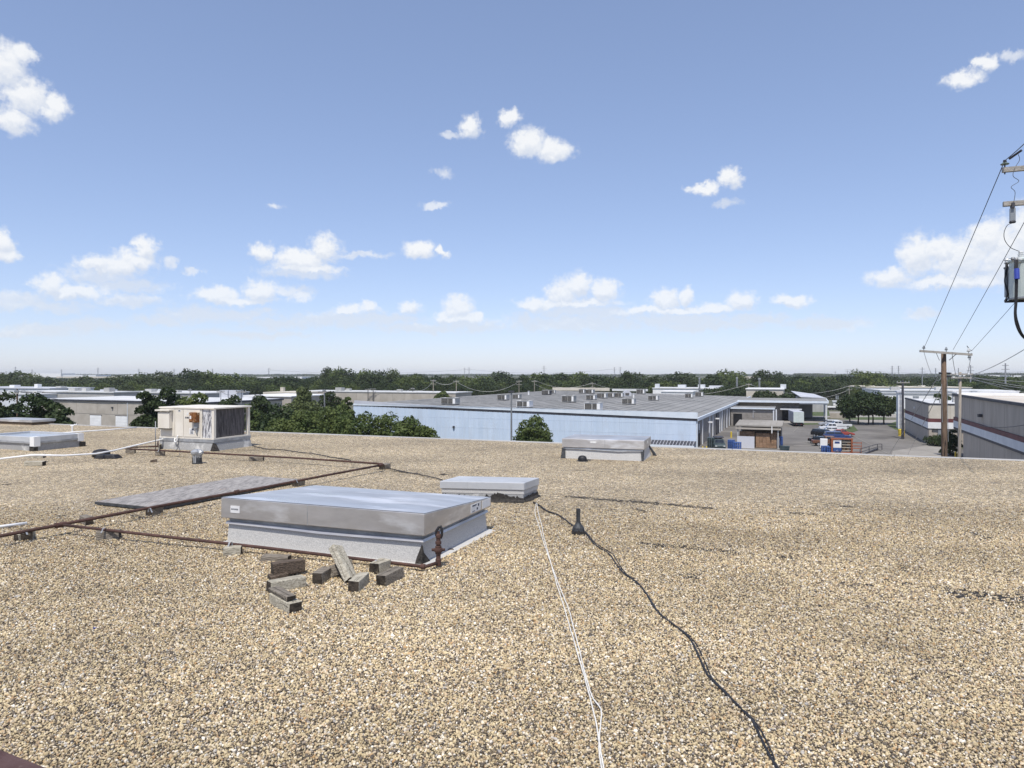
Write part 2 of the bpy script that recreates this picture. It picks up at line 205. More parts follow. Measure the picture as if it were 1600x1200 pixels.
MAT = dict(
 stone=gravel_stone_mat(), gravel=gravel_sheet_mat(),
 tar=M('tar', (.016, .0145, .0135), (.055, .049, .043), rough=.8, scale=30, bump=.6),
 lead=M('lead', (.03, .032, .036), (.075, .08, .085), rough=.6, metal=.3, scale=25, bump=.3),
 galv=M('galvanised_sheet', (.48, .46, .44), (.64, .62, .60), rough=.42, metal=.66, scale=2.2, stretch=(1, 1, 3), rvar=.12, bump=.03, bscale=4, c3=(.80, .80, .80), s3=1.6, lo3=.56, hi3=.68),
 galvtop=M('galvanised_top', (.50, .505, .51), (.64, .645, .65), rough=.40, metal=.62, scale=1.3, stretch=(1, 2.5, 1), rvar=.16, c3=(.84, .84, .84), s3=1.1, lo3=.52, hi3=.64),  # brighter copy of galv; sky reflection on the lid top put into the colour
 galvdull=M('dull_galvanised', (.30, .31, .32), (.44, .455, .47), rough=.55, metal=.45, scale=6, rvar=.1, c3=(.58, .59, .60), s3=3, lo3=.55, hi3=.75),
 greylid=M('grey_painted_lid', (.47, .485, .50), (.56, .575, .59), rough=.5, metal=.2, scale=2.5, c3=(.40, .41, .42), s3=6, lo3=.58, hi3=.75),
 cap=M('mineral_cap_sheet', (.42, .415, .40), (.60, .59, .565), rough=.95, scale=110, detail=3, bump=.2, bscale=120, c3=(.46, .42, .34), s3=5, lo3=.66, hi3=.85),
 capdark=M('grey_cap_sheet', (.27, .27, .268), (.43, .43, .42), rough=.9, scale=90, detail=3, bump=.3, c3=(.60, .595, .57), s3=3.5, lo3=.56, hi3=.66),
 rustpipe=M('rusty_pipe', (.048, .026, .021), (.10, .052, .040), rough=.8, scale=9, nrough=.7, bump=.3, c3=(.15, .075, .045), s3=6, lo3=.6, hi3=.75),
 rust=M('rusty_steel', (.15, .058, .018), (.27, .115, .04), rough=.85, scale=18, bump=.4, c3=(.60, .52, .40), s3=14, lo3=.57, hi3=.62),
 brownsteel=M('brown_primer_steel', (.07, .034, .028), (.10, .055, .048), rough=.6, scale=9, bump=.2, c3=(.13, .09, .08), s3=20, lo3=.62, hi3=.7),
 woodlight=M('weathered_grey_timber', (.28, .25, .195), (.60, .56, .45), rough=.9, scale=7, stretch=(1.2, 14, 14), bump=.7, bscale=10, c3=(.10, .08, .06), s3=5, lo3=.62, hi3=.74),
 woodmid=M('weathered_brown_timber', (.15, .128, .102), (.34, .30, .245), rough=.9, scale=7, stretch=(1.2, 14, 14), bump=.9, bscale=10, c3=(.06, .048, .038), s3=5, lo3=.58, hi3=.72),
 wooddark=M('dark_timber', (.065, .05, .038), (.18, .135, .10), rough=.9, scale=7, stretch=(1.2, 14, 14), bump=.9, bscale=10),
 woodend=M('timber_end_grain', (.020, .016, .013), (.075, .06, .045), rough=.95, scale=22, bump=.6, c3=(.22, .19, .14), s3=14, lo3=.62, hi3=.74),
 ply=M('weathered_board', (.165, .155, .148), (.40, .375, .35), rough=.85, scale=7.0, stretch=(3.2, .8, 1), nrough=.75, bump=.3, c3=(.36, .20, .12), s3=1.1, lo3=.62, hi3=.71),
 plyedge=M('board_edge', (.035, .038, .042), (.07, .075, .08), rough=.8, scale=12),
 pvc=M('white_plastic', (.74, .74, .72), (.82, .82, .81), rough=.45, scale=3),
 rope=M('white_rope', (.68, .66, .60), (.80, .78, .73), rough=.9, scale=60, bump=.4),
 rubber=M('black_rubber', (.012, .012, .014), (.025, .025, .028), rough=.55, scale=12),
 cream=M('cream_enamel', (.68, .635, .55), (.76, .72, .64), rough=.55, scale=3, c3=(.44, .39, .33), s3=7, lo3=.66, hi3=.85),
 coil=M('dirty_coil', (.04, .037, .038), (.15, .14, .14), rough=.8, scale=7, stretch=(5, 5, .5), nrough=.7, bump=.5, c3=(.26, .25, .25), s3=16, lo3=.60, hi3=.70),
 coilpale=M('flaking_coil', (.16, .16, .18), (.70, .70, .70), rough=.7, scale=6, stretch=(5, 5, .8), nrough=.7, lo=.46, hi=.54, bump=.4),
 white=M('white_paint', (.72, .72, .71), (.82, .82, .81), rough=.6, scale=.7),
 whiteroof=M('white_roof_membrane', (.52, .53, .53), (.66, .66, .655), rough=.7, scale=.15, c3=(.42, .42, .41), s3=.3, lo3=.55, hi3=.75),
 label=M('printed_label', (.70, .70, .69), (.78, .78, .77), rough=.6, scale=6),
 ink=M('label_ink', (.05, .055, .075), (.09, .10, .13), rough=.7, scale=10),
 siding=M('pale_blue_siding', (.53, .625, .745), (.59, .68, .795), rough=.5, metal=0, scale=.5, rnd=.02, stretch=(1, 1, .4), c3=(.52, .585, .67), s3=.35, lo3=.55, hi3=.75),
 sidingtrim=M('pale_trim', (.62, .68, .74), (.70, .75, .80), rough=.5, scale=.8),
 roofgrey=M('grey_sheet_roof', (.215, .212, .20), (.275, .27, .258), rough=.8, scale=.10, detail=8, stretch=(3, .5, 1), c3=(.185, .182, .174), s3=.16, lo3=.52, hi3=.7),
 seam=M('roof_seam', (.15, .153, .156), (.20, .204, .207), rough=.8, scale=1),
 block=M('grey_brown_blockwork', (.20, .185, .165), (.32, .295, .27), rough=.9, scale=1.4, stretch=(1, 1, 3), nrough=.7),
 concrete=M('lot_concrete', (.125, .115, .103), (.20, .187, .168), rough=.95, scale=.12, detail=9, nrough=.62, c3=(.09, .083, .075), s3=.09, lo3=.5, hi3=.72),
 paleconc=M('pale_concrete', (.24, .222, .195), (.33, .308, .275), rough=.95, scale=.3),
 asphalt=M('asphalt', (.07, .068, .066), (.11, .107, .10), rough=.95, scale=.3),
 grass=M('grass', (.045, .07, .022), (.09, .115, .04), rough=.95, scale=.5, detail=8, nrough=.7),
 field=M('open_ground', (.055, .065, .035), (.13, .125, .085), rough=.95, scale=.012, detail=9, nrough=.65),
 tan=M('tan_tilt_wall', (.36, .325, .275), (.45, .41, .355), rough=.85, scale=.35),
 taupe=M('taupe_wall', (.37, .325, .275), (.46, .41, .35), rough=.9, scale=.5, stretch=(2.5, 2.5, .3)),
 sandwall=M('sand_panel', (.50, .46, .385), (.58, .535, .455), rough=.85, scale=.5),
 beigeroof=M('beige_roof', (.50, .45, .38), (.60, .55, .475), rough=.85, scale=.2),
 maroon=M('maroon_band', (.10, .032, .036), (.15, .05, .05), rough=.6, scale=.8),
 palegrey=M('pale_grey_band', (.55, .57, .60), (.66, .68, .70), rough=.6, scale=.6),
 darktrim=M('dark_trim', (.035, .035, .045), (.06, .06, .07), rough=.6, scale=.8),
 greywall=M('grey_wall', (.34, .335, .325), (.42, .415, .40), rough=.85, scale=.3),
 lilacroof=M('pale_metal_roof', (.44, .45, .49), (.54, .55, .58), rough=.6, scale=.2),
 dark=M('dark_opening', (.008, .008, .01), (.016, .016, .02), rough=.9, scale=1),
 glass=M('dark_glass', (.012, .016, .022), (.02, .026, .034), rough=.08, spec=.6, scale=1),
 skyglass=M('skylight_glazing', (.30, .33, .37), (.40, .43, .47), rough=.2, spec=.6, scale=2),
 unit=M('grey_unit_cabinet', (.38, .38, .36), (.48, .475, .455), rough=.6, scale=1.5, rnd=.18),
 grille=M('unit_grille', (.055, .052, .048), (.13, .125, .115), rough=.7, scale=3, stretch=(6, 6, 1)),
 steelpole=M('grey_pole', (.22, .225, .23), (.30, .305, .31), rough=.5, metal=.4, scale=2),
 farpole=M('far_steel', (.24, .25, .27), (.30, .31, .33), rough=.6, scale=1),
 polewood=M('pole_timber', (.085, .054, .036), (.21, .145, .098), rough=.9, scale=3, stretch=(7, 7, .5), nrough=.7, bump=.4, c3=(.022, .016, .013), s3=2.0, lo3=.54, hi3=.62),
 polegrey=M('grey_pole_timber', (.22, .19, .155), (.36, .32, .27), rough=.9, scale=3, stretch=(7, 7, .5), nrough=.65),
 arm=M('silvered_crossarm', (.27, .25, .22), (.46, .43, .385), rough=.9, scale=4, stretch=(1, 9, 9), nrough=.65, bump=.3),
 wire=M('wire', (.055, .057, .062), (.08, .082, .088), rough=.6, scale=1),
 palewire=M('aluminium_wire', (.30, .305, .31), (.36, .365, .37), rough=.5, metal=.3, scale=1),
 porcelain=M('porcelain', (.55, .56, .55), (.66, .67, .66), rough=.25, scale=2),
 greenporc=M('green_porcelain', (.16, .22, .18), (.24, .30, .26), rough=.25, scale=2),
 tankpale=M('pale_tank', (.50, .56, .53), (.58, .635, .60), rough=.45, scale=2),
 tankgrey=M('grey_tank', (.22, .24, .26), (.29, .31, .33), rough=.5, scale=2),
 blueband=M('blue_tape', (.03, .05, .30), (.05, .08, .4), rough=.5, scale=2),
 bluecrate=M('blue_plastic', (.035, .085, .27), (.055, .125, .36), rough=.6, scale=2, rnd=.25),
 greencrate=M('dark_green_plastic', (.03, .05, .055), (.06, .085, .09), rough=.6, scale=2, rnd=.2),
 carton=M('brown_carton', (.22, .135, .08), (.31, .20, .125), rough=.9, scale=2, rnd=.22),
 yellow=M('yellow_paint', (.55, .40, .03), (.65, .48, .05), rough=.55, scale=2),
 orange=M('orange_paint', (.27, .085, .038), (.36, .12, .055), rough=.7, scale=2),
 redpaint=M('red_paint', (.26, .045, .035), (.34, .065, .05), rough=.5, scale=2),
 carwhite=M('car_white', (.60, .61, .63), (.66, .67, .69), rough=.25, scale=1),
 carsilver=M('car_silver', (.42, .44, .47), (.48, .50, .53), rough=.3, metal=.5, scale=1),
 carblack=M('car_black', (.012, .013, .016), (.02, .021, .024), rough=.25, scale=1),
 carblue=M('car_blue', (.025, .05, .15), (.035, .065, .19), rough=.3, scale=1),
 carbrown=M('car_brown', (.13, .06, .035), (.17, .08, .05), rough=.4, scale=1),
 bark=M('bark', (.05, .04, .03), (.11, .09, .07), rough=.95, scale=5, stretch=(3, 3, .5)),
 leafdark=leaf_mat('leaf_dark', (.018, .034, .013), (.052, .078, .027), (.055, .072, .024)),
 leafmid=leaf_mat('leaf_mid', (.032, .060, .016), (.13, .165, .048), (.10, .125, .035)),
 leafpale=leaf_mat('leaf_pale', (.06, .088, .03), (.12, .155, .06), (.12, .135, .05)),
 leaffar=leaf_mat('leaf_far', (.040, .060, .026), (.085, .110, .046), (.070, .085, .038)),
)
# ------------------------------------------------------------------ mesh helpers
FINE = {'cracks', 'printing', 'lettering', 'tar_bead', 'tar_collar', 'bracing', 'roof_lap', 'tar_patches', 'rivets'}   # specks too small to pick apart
class MB:
    def __init__(s): s.v = []; s.f = []; s.mi = []
    def add(s, vs, fs, mi=0):
        n = len(s.v); s.v += [tuple(map(float, x)) for x in vs]; s.f += [tuple(i + n for i in f) for f in fs]; s.mi += [mi] * len(fs); return s
    def prism(s, base, top, mi=0, endmi=None):       # base, top: matching rings of points (counter-clockwise from above)
        n = len(base); fs = [tuple(range(n - 1, -1, -1)), tuple(range(n, 2 * n))] + [(i, (i + 1) % n, n + (i + 1) % n, n + i) for i in range(n)]
        return s.add(list(base) + list(top), fs, mi)
    def box(s, x0, x1, y0, y1, z0, z1, mi=0):
        b = [(x0, y0), (x1, y0), (x1, y1), (x0, y1)]
        return s.prism([(x, y, z0) for x, y in b], [(x, y, z1) for x, y in b], mi)
    def rbox(s, c, ux, uy, uz, lx, ly, lz, jit=0.0, rnd=random):
        c = Vector(c); vs = []
        for z in (-1, 1):
            for x, y in ((-1, -1), (1, -1), (1, 1), (-1, 1)):
                j = Vector((rnd.uniform(-jit, jit), rnd.uniform(-jit, jit), rnd.uniform(-jit, jit)))
                vs.append(c + ux * (x * lx / 2) + uy * (y * ly / 2) + uz * (z * lz / 2) + j)
        s.add(vs, [(3, 2, 1, 0), (4, 5, 6, 7), (0, 1, 5, 4), (2, 3, 7, 6), (1, 2, 6, 5), (3, 0, 4, 7)]); s.mi[-2:] = [1, 1]; return s
    def tube(s, pts, r, n=8, cap=True):
        pts = [Vector(p) for p in pts]; k = len(pts); rs = r if isinstance(r, (list, tuple)) else [r] * k
        vs = []; side = None
        for i, p in enumerate(pts):
            t = (pts[min(i + 1, k - 1)] - pts[max(i - 1, 0)]).normalized()
            if side is None: side = t.cross(Vector((0, 0, 1))) if abs(t.z) < .95 else t.cross(Vector((1, 0, 0)))
            side = (side - t * side.dot(t)).normalized(); up = side.cross(t)
            for j in range(n):
                a = 2 * math.pi * j / n; vs.append(p + (side * math.cos(a) + up * math.sin(a)) * rs[i])
        fs = [(i * n + j, i * n + (j + 1) % n, (i + 1) * n + (j + 1) % n, (i + 1) * n + j) for i in range(k - 1) for j in range(n)]
        if cap: fs += [tuple(range(n - 1, -1, -1)), tuple((k - 1) * n + j for j in range(n))]
        return s.add(vs, fs)
    def lathe(s, prof, n=14, c=(0, 0, 0)):
        vs = [(c[0] + r * math.cos(2 * math.pi * j / n), c[1] + r * math.sin(2 * math.pi * j / n), c[2] + z) for r, z in prof for j in range(n)]
        k = len(prof); fs = [(i * n + j, i * n + (j + 1) % n, (i + 1) * n + (j + 1) % n, (i + 1) * n + j) for i in range(k - 1) for j in range(n)]
        fs += [tuple(range(n - 1, -1, -1)), tuple((k - 1) * n + j for j in range(n))]
        return s.add(vs, fs)
    def mesh(s, name, mat, off=(0, 0, 0), smooth=False, mat2=None):
        m = bpy.data.meshes.new(name); o = Vector(off)
        m.from_pydata([tuple(Vector(v) - o) for v in s.v], [], s.f); m.materials.append(MAT[mat])
        if mat2: m.materials.append(MAT[mat2])
        m.polygons.foreach_set('material_index', [i if mat2 else 0 for i in s.mi])
        if smooth: m.polygons.foreach_set('use_smooth', [True] * len(m.polygons))
        m.update(); return m
    def islands(s):
        p = list(range(len(s.v)))
        def find(i):
            while p[i] != i: p[i] = p[p[i]]; i = p[i]
            return i
        for f in s.f:
            r = find(f[0])
            for i in f[1:]: p[find(i)] = r
        g = {}
        for f, m in zip(s.f, s.mi): g.setdefault(find(f[0]), []).append((f, m))
        return list(g.values())
    def build(s, name, mat, parent=None, off=None, smooth=False, bevel=0, mat2=None):
        if parent is not None and name not in FINE:
            isl = s.islands()
            if len(isl) > 1:                     # every separate piece is an object of its own
                out = []
                for fs in isl:
                    b = MB(); ids = sorted({i for f, _ in fs for i in f}); mp = {k: n for n, k in enumerate(ids)}
                    b.v = [s.v[i] for i in ids]; b.f = [tuple(mp[i] for i in f) for f, _ in fs]; b.mi = [m for _, m in fs]
                    out.append(b.build(name, mat, parent, off, smooth, bevel, mat2))
                return out[0]
        if off is None: off = parent.get('_o', (0, 0, 0)) if parent else (0, 0, 0)
        o = bpy.data.objects.new(name, s.mesh(name, mat, off, smooth, mat2)); COL.objects.link(o)
        if parent: o.parent = parent; o['_o'] = list(off)
        else: o.location = off
        if name in FINE and parent: o['kind'] = 'stuff'
        if bevel:
            b = o.modifiers.new('bevel', 'BEVEL'); b.width = bevel; b.segments = 2; b.limit_method = 'ANGLE'
        return o
def tag(o, label, cat, group=None):
    o['label'] = label; o['category'] = cat
    if group: o['group'] = group
    return o
def struct(o): o['kind'] = 'structure'; return o
def thing(name, label, cat, loc=(0, 0, 0), rz=0.0, group=None, local=False):
    o = bpy.data.objects.new(name, None); COL.objects.link(o); o.location = loc; o.rotation_euler = (0, 0, rz); o.empty_display_size = .2
    o['_o'] = (0.0, 0.0, 0.0) if local else tuple(loc)
    return tag(o, label, cat, group)
def copy_tree(o, parent=None):
    c = o.copy(); COL.objects.link(c); c.parent = parent
    for ch in o.children: copy_tree(ch, c)
    return c
def uv(a): return Vector((math.cos(R(a)), -math.sin(R(a)), 0)), Vector((math.sin(R(a)), math.cos(R(a)), 0))
Z = Vector((0, 0, 1))
def at(p, z): return Vector((p[0], p[1], z))
# ================================================================== SETTING: ground, lot, our own roof
def sheet(name, pts, z, mat, thick=0.0):
    b = MB(); n = len(pts)
    b.add([(p[0], p[1], z) for p in pts], [tuple(range(n))]); return struct(b.build(name, mat))
sheet('ground', [(-9000, -3000), (9000, -3000), (9000, 6500), (-9000, 6500)], GZ, 'field')
U, V = uv(22.5)
lot = [G(1040, 702), G(1080, 690), G(1150, 655), G(1250, 660), G(1330, 662), G(1412, 660), G(1460, 680), G(1700, 800), G(1900, 1300), G(1000, 1300)]
sheet('parking_lot', lot, GZ + .02, 'concrete')
sheet('service_road', [G(1150, 655), G(1246, 655.5), G(1480, 657), G(1480, 661.5), G(1340, 660.5), G(1246, 661), G(1150, 661)], GZ + .03, 'paleconc')
sheet('side_road', [G(1130, 640), G(1480, 646), G(1480, 652.5), G(1130, 652)], GZ + .012, 'paleconc')
sheet('lawn', [G(1246, 642.5), G(1295, 642.5), G(1297, 650), G(1246, 650)], GZ + .034, 'grass')
sheet('lawn', [G(1322, 663), G(1332, 663.5), G(1341, 673), G(1326, 677.5), G(1316, 677)], GZ + .038, 'grass')
sheet('lawn', [G(1385, 663.5), G(1409, 656), G(1409, 675), G(1398, 671)], GZ + .038, 'grass')
sheet('lawn', [G(1320, 652), G(1384, 652), G(1384, 656), G(1318, 656)], GZ + .034, 'grass')
sheet('lawn', [G(1246, 661.3), G(1318, 661.3), G(1318, 663), G(1246, 664)], GZ + .042, 'grass')
sheet('entrance_paving', [G(1395, 705), G(1450, 696), G(1500, 703), G(1500, 760), G(1380, 760)], GZ + .05, 'paleconc')
for a in (((1240, 691.5), (1290, 690.3), (1290, 691.0), (1240, 692.2)), ((1240, 696.5), (1272, 696.8), (1272, 697.5), (1240, 697.2)), ((1239, 675), (1252, 662.8), (1252.5, 662.8), (1239.8, 675)), ((1334, 682), (1392, 712), (1393.5, 712), (1335, 682))):
    sheet('lot_marking', [G(*p) for p in a], GZ + .06, 'paleconc')
# our roof: gravel sheet, gravel stop along the far edge
u21, v21 = uv(21.3)
E0 = P(1600, 719.5)
def edge(s, w=0.0): return E0 + u21 * s + v21 * w
roofpoly = [edge(-60), edge(.9), edge(.9, -30), edge(-60, -30)]
# gently uneven roof sheet
rb = MB(); NX, NY = 120, 60
for j in range(NY + 1):
    for i in range(NX + 1):
        p = E0 + u21 * (-60 + 60.9 * i / NX) + v21 * (-30 + 30 * j / NY); rb.v.append((p.x, p.y, 0))
for j in range(NY):
    for i in range(NX):
        a = j * (NX + 1) + i; rb.f.append((a, a + 1, a + NX + 2, a + NX + 1)); rb.mi.append(0)
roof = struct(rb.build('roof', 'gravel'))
wb = MB(); wb.prism([at(edge(-60, -30), GZ), at(edge(.9, -30), GZ), at(edge(.9), GZ), at(edge(-60), GZ)], [at(edge(-60, -30), -.02), at(edge(.9, -30), -.02), at(edge(.9), -.02), at(edge(-60), -.02)])
wb.build('wall', 'tan', roof)
k = 0
while k < 21:                                           # gravel stop in lengths of three metres
    gb = MB(); s0, s1 = .88 - 3 * k, .88 - 3 * k - 2.985
    pr = [(-.10, .004), (-.02, .010), (-.012, .017), (.02, .012), (.02, -.16), (.01, -.16), (.01, .0), (-.10, .0)]
    A = [edge(s1, w) + Z * z for w, z in pr]; B = [edge(s0, w) + Z * z for w, z in pr]; n = len(pr)
    gb.add(A + B, [(i, n + i, n + (i + 1) % n, (i + 1) % n) for i in range(n)] + [tuple(range(n)), tuple(range(2 * n - 1, n - 1, -1))])
    gb.build('gravel_stop', 'greywall', roof); k += 1
# bare tar where the stones have washed off the laps of the roofing felt
SEAMS = [[(885, 776), (960, 782), (1040, 788), (1115, 795)], [(1000, 850), (1085, 857), (1160, 866)], [(1208, 869), (1245, 873)], [(1470, 924), (1520, 931), (1600, 938), (1640, 944)],
         [(1300, 912), (1372, 916)], [(1507, 829), (1546, 842)], [(1060, 898), (1090, 904)], [(1232, 801), (1275, 804)], [(690, 741), (704, 742)], [(1395, 947), (1400, 949)], [(0, 757), (18, 757)],
         [(610, 736), (660, 741)], [(150, 846), (185, 854)], [(205, 806), (232, 812)], [(90, 806), (105, 807)], [(175, 748), (186, 748)], [(1290, 790), (1345, 793)], [(990, 795), (1010, 800)], [(1380, 905), (1440, 918)], [(250, 742), (260, 742)]]
SEAMW = [1.0, .8, .9, 1.6, .5, .8, .7, .7, .9, .8, .7, .6, .6, .6, .7, .6, .5, .6, .6, .6]
rs = random.Random(5); seam_pts = []
tb = MB()
for sg, w in zip(SEAMS, SEAMW):
    for (a, b_) in zip(sg, sg[1:]):
        p, q = P(*a), P(*b_); L = (q - p).length; k = max(12, int(L / .0030 * w))
        for i in range(k):
            t = rs.random(); c = p.lerp(q, t) + Vector((rs.gauss(0, .025), rs.gauss(0, .050 * w), 0)); r = rs.uniform(.003, .0115) * (1 + .6 * (rs.random() < .1)) * (.75 + .25 * w)
            seam_pts.append((c.x, c.y, r))
            n = 6; ring = [(c.x + 1.9 * r * rs.uniform(.6, 1.2) * math.cos(2 * math.pi * j / n), c.y + r * rs.uniform(.6, 1.2) * math.sin(2 * math.pi * j / n), .004 + .0007 * rs.random()) for j in range(n)]
            tb.add(ring, [tuple(range(n))])
o = tb.build('tar_patches', 'tar', roof); o['kind'] = 'stuff'
# ================================================================== NEAR THINGS ON THE ROOF
def local_box(root, name, mat, *a, bevel=0, parent=None):
    b = MB(); b.box(*a); return b.build(name, mat, parent or root, (0, 0, 0), bevel=bevel)
def wedge(x0, x1, y0, y1, z0, zf, zb):
    b = MB(); b.prism([(x0, y0, z0), (x1, y0, z0), (x1, y1, z0), (x0, y1, z0)], [(x0, y0, zf), (x1, y0, zf), (x1, y1, zb), (x0, y1, zb)]); return b
footprints = []       # keep the stones out of these
def keep(root_loc, a, x0, x1, y0, y1):
    u, v = uv(a); footprints.append((root_loc.x, root_loc.y, u.x, u.y, v.x, v.y, x0, x1, y0, y1))
# --- large skylight in front
FR = P(660, 883); A1 = 21.0
sk = thing('skylight', 'largest and nearest galvanised skylight cover on a grey granular curb, behind the timber blocks', 'skylight', FR, -R(A1), 'skylights on the gravel roof', True)
b = MB(); b.prism([(-2.058, -.002, 0), (-.004, -.002, 0), (.0, 1.38, 0), (-2.058, 1.38, 0)], [(-2.05, .012, .20), (-.012, .012, .20), (-.012, 1.36, .20), (-2.05, 1.36, .20)]); b.build('curb', 'cap', sk, (0, 0, 0))
b = MB(); b.prism([(-2.15, -.05, .004), (.05, -.05, .004), (.09, 1.42, .004), (-2.15, 1.42, .004)], [(-2.12, -.03, .014), (.03, -.03, .014), (.045, 1.40, .014), (-2.12, 1.40, .014)]); b.build('base_flashing', 'cap', sk, (0, 0, 0))
# felt flap torn open at the corner
b = MB(); b.add([(-.055, -.030, .012), (.006, -.026, .010), (.014, .03, .016), (.004, .002, .16), (-.008, .004, .17), (-.05, -.008, .06)], [(0, 1, 3, 4, 5), (1, 2, 3)]); b.add([(.016, .0, .01), (.024, .10, .012), (.006, .018, .10)], [(0, 1, 2)]); b.build('torn_felt', 'tar', sk, (0, 0, 0))
local_box(sk, 'neck', 'galvdull', -2.045, -.015, .018, 1.35, .2015, .252)
b = MB(); x0, x1, y0, y1 = -2.065, .006, -.004, 1.372; sagp = [0, .35, .7, 1.05, 1.4, 1.75, 2.07]; sag = [0, -.002, -.006, -.013, -.010, -.004, 0]
pf = [(x0 + s, y0 - .012, .194 + d) for s, d in zip(sagp, sag)] ; pt = [(x0 + s, y0, .214 + d) for s, d in zip(sagp, sag)]; pb = [(x0 + s, y0 + .03, .216 + d) for s, d in zip(sagp, sag)]
n = len(pf); b.add(pf + pt + pb, [(i, i + 1, n + i + 1, n + i) for i in range(n - 1)] + [(n + i, n + i + 1, 2 * n + i + 1, 2 * n + i) for i in range(n - 1)])
b.prism([(x1 - .02, y0 - .012, .194), (x1 + .012, y0 - .012, .194), (x1 + .012, y1, .194), (x1 - .02, y1, .194)], [(x1 - .02, y0, .214), (x1, y0, .214), (x1, y1, .214), (x1 - .02, y1, .214)])
b.build('drip_edge', 'galv', sk, (0, 0, 0))
lid = wedge(-2.10, .035, -.035, 1.40, .25, .436, .338).build('lid', 'galv', sk, (0, 0, 0), bevel=.006)
# top sheet with oil canning: slightly dented grid laid on the lid
b = MB(); nx, ny = 42, 26; rq = random.Random(2)
dents = [(rq.uniform(-2, 0), rq.uniform(0, 1.3), rq.uniform(.15, .45), rq.uniform(-.010, .007)) for _ in range(16)]
for j in range(ny + 1):
    for i in range(nx + 1):
        x = -2.098 + 2.131 * i / nx; y = -.033 + 1.431 * j / ny; e = min(i, nx - i, 4) / 4 * min(j, ny - j, 3) / 3
        z = .436 + (y + .035) / 1.435 * (.338 - .436) + .0035 + e * sum(h * math.exp(-((x - a) ** 2 / .5 + (y - c) ** 2) / (r * r)) for a, c, r, h in dents) + e * .008
        b.v.append((x, y, z))
for j in range(ny):
    for i in range(nx): a = j * (nx + 1) + i; b.f.append((a, a + 1, a + nx + 2, a + nx + 1)); b.mi.append(0)
b.build('top_sheet', 'galvtop', sk, (0, 0, 0), smooth=True)
b = MB(); b.box(-1.13, -1.126, -.038, -.034, .25, .43)
b.build('lap_seam', 'galvdull', sk, (0, 0, 0))
lb = local_box(sk, 'label', 'label', -1.985, -1.88, -.0385, -.0355, .305, .37)
b = MB()
for i in range(6): b.box(-1.975 + i * .014, -1.975 + i * .014 + .009, -.0395, -.0387, .332, .346)
b.build('printing', 'ink', lb)
lb = local_box(sk, 'label', 'label', .0355, .0385, .90, 1.13, .265, .345)
b = MB(); b.box(.0387, .0395, .93, 1.03, .325, .336); b.box(.0387, .0395, 1.06, 1.09, .31, .335); b.box(.0387, .0395, 1.03, 1.06, .28, .30); b.box(.0387, .0395, .93, .99, .275, .281); b.build('printing', 'ink', lb)
local_box(sk, 'label', 'label', .0355, .0385, 1.17, 1.37, .262, .338)
keep(FR, A1, -2.14, .06, -.03, 1.44)
# --- low grey skylight behind it
p0 = P(817, 785); t0 = thing('skylight', 'small grey flat skylight on a tar streaked curb, behind the big metal one', 'skylight', p0, -R(8), 'skylights on the gravel roof', True)
def para(x0, x1, d0, d1, sx, z0, z1, zb=None):          # box whose sides splay by sx per metre of depth
    zb = z1 if zb is None else zb
    b = MB(); r = lambda z, zz: [(x0 + d0 * sx, d0, z), (x1 + d0 * sx, d0, z), (x1 + d1 * sx, d1, zz), (x0 + d1 * sx, d1, zz)]
    b.prism(r(z0, z0), r(z1, zb)); return b
para(-1.02, .005, 0, .42, .30, 0, .125).build('curb', 'capdark', t0, (0, 0, 0))
para(-1.03, .012, -.004, .43, .30, .10, .148).build('curb_cap', 'cap', t0, (0, 0, 0))
para(-1.045, .022, -.016, .45, .30, .152, .243).build('lid', 'greylid', t0, (0, 0, 0), bevel=.005)
b = MB(); rq = random.Random(9); xs_ = [-1.03 + 1.045 * i / 60 for i in range(61)]; hs_ = []; h = .05
for x in xs_: h = min(.075, max(.02, h + rq.gauss(0, .009))); hs_.append(h + (rq.random() < .08) * rq.uniform(.01, .03))
n = len(xs_); b.add([(x, -.052 - rq.uniform(0, .025), .004) for x in xs_] + [(x, -.014, .034) for x in xs_] + [(x, -.0095, .034 + h) for x, h in zip(xs_, hs_)], [(i, i + 1, n + i + 1, n + i) for i in range(n - 1)] + [(n + i, n + i + 1, 2 * n + i + 1, 2 * n + i) for i in range(n - 1)])
ys_ = [.44 * i / 24 for i in range(25)]; m_ = len(ys_)
b.add([(.014 + y * .3 + rq.uniform(.02, .05), y, .004) for y in ys_] + [(.014 + y * .3, y, .03) for y in ys_] + [(.0135 + y * .3, y, .05 + rq.uniform(0, .035)) for y in ys_], [(i, i + 1, m_ + i + 1, m_ + i) for i in range(m_ - 1)] + [(m_ + i, m_ + i + 1, 2 * m_ + i + 1, 2 * m_ + i) for i in range(m_ - 1)])
b.build('tar_bead', 'tar', t0, (0, 0, 0))
b = MB(); b.box(-.70, -.697, -.0185, -.0165, .154, .241); b.build('lap_seam', 'galvdull', t0, (0, 0, 0))
keep(p0, 8, -1.06, .15, -.05, .45)
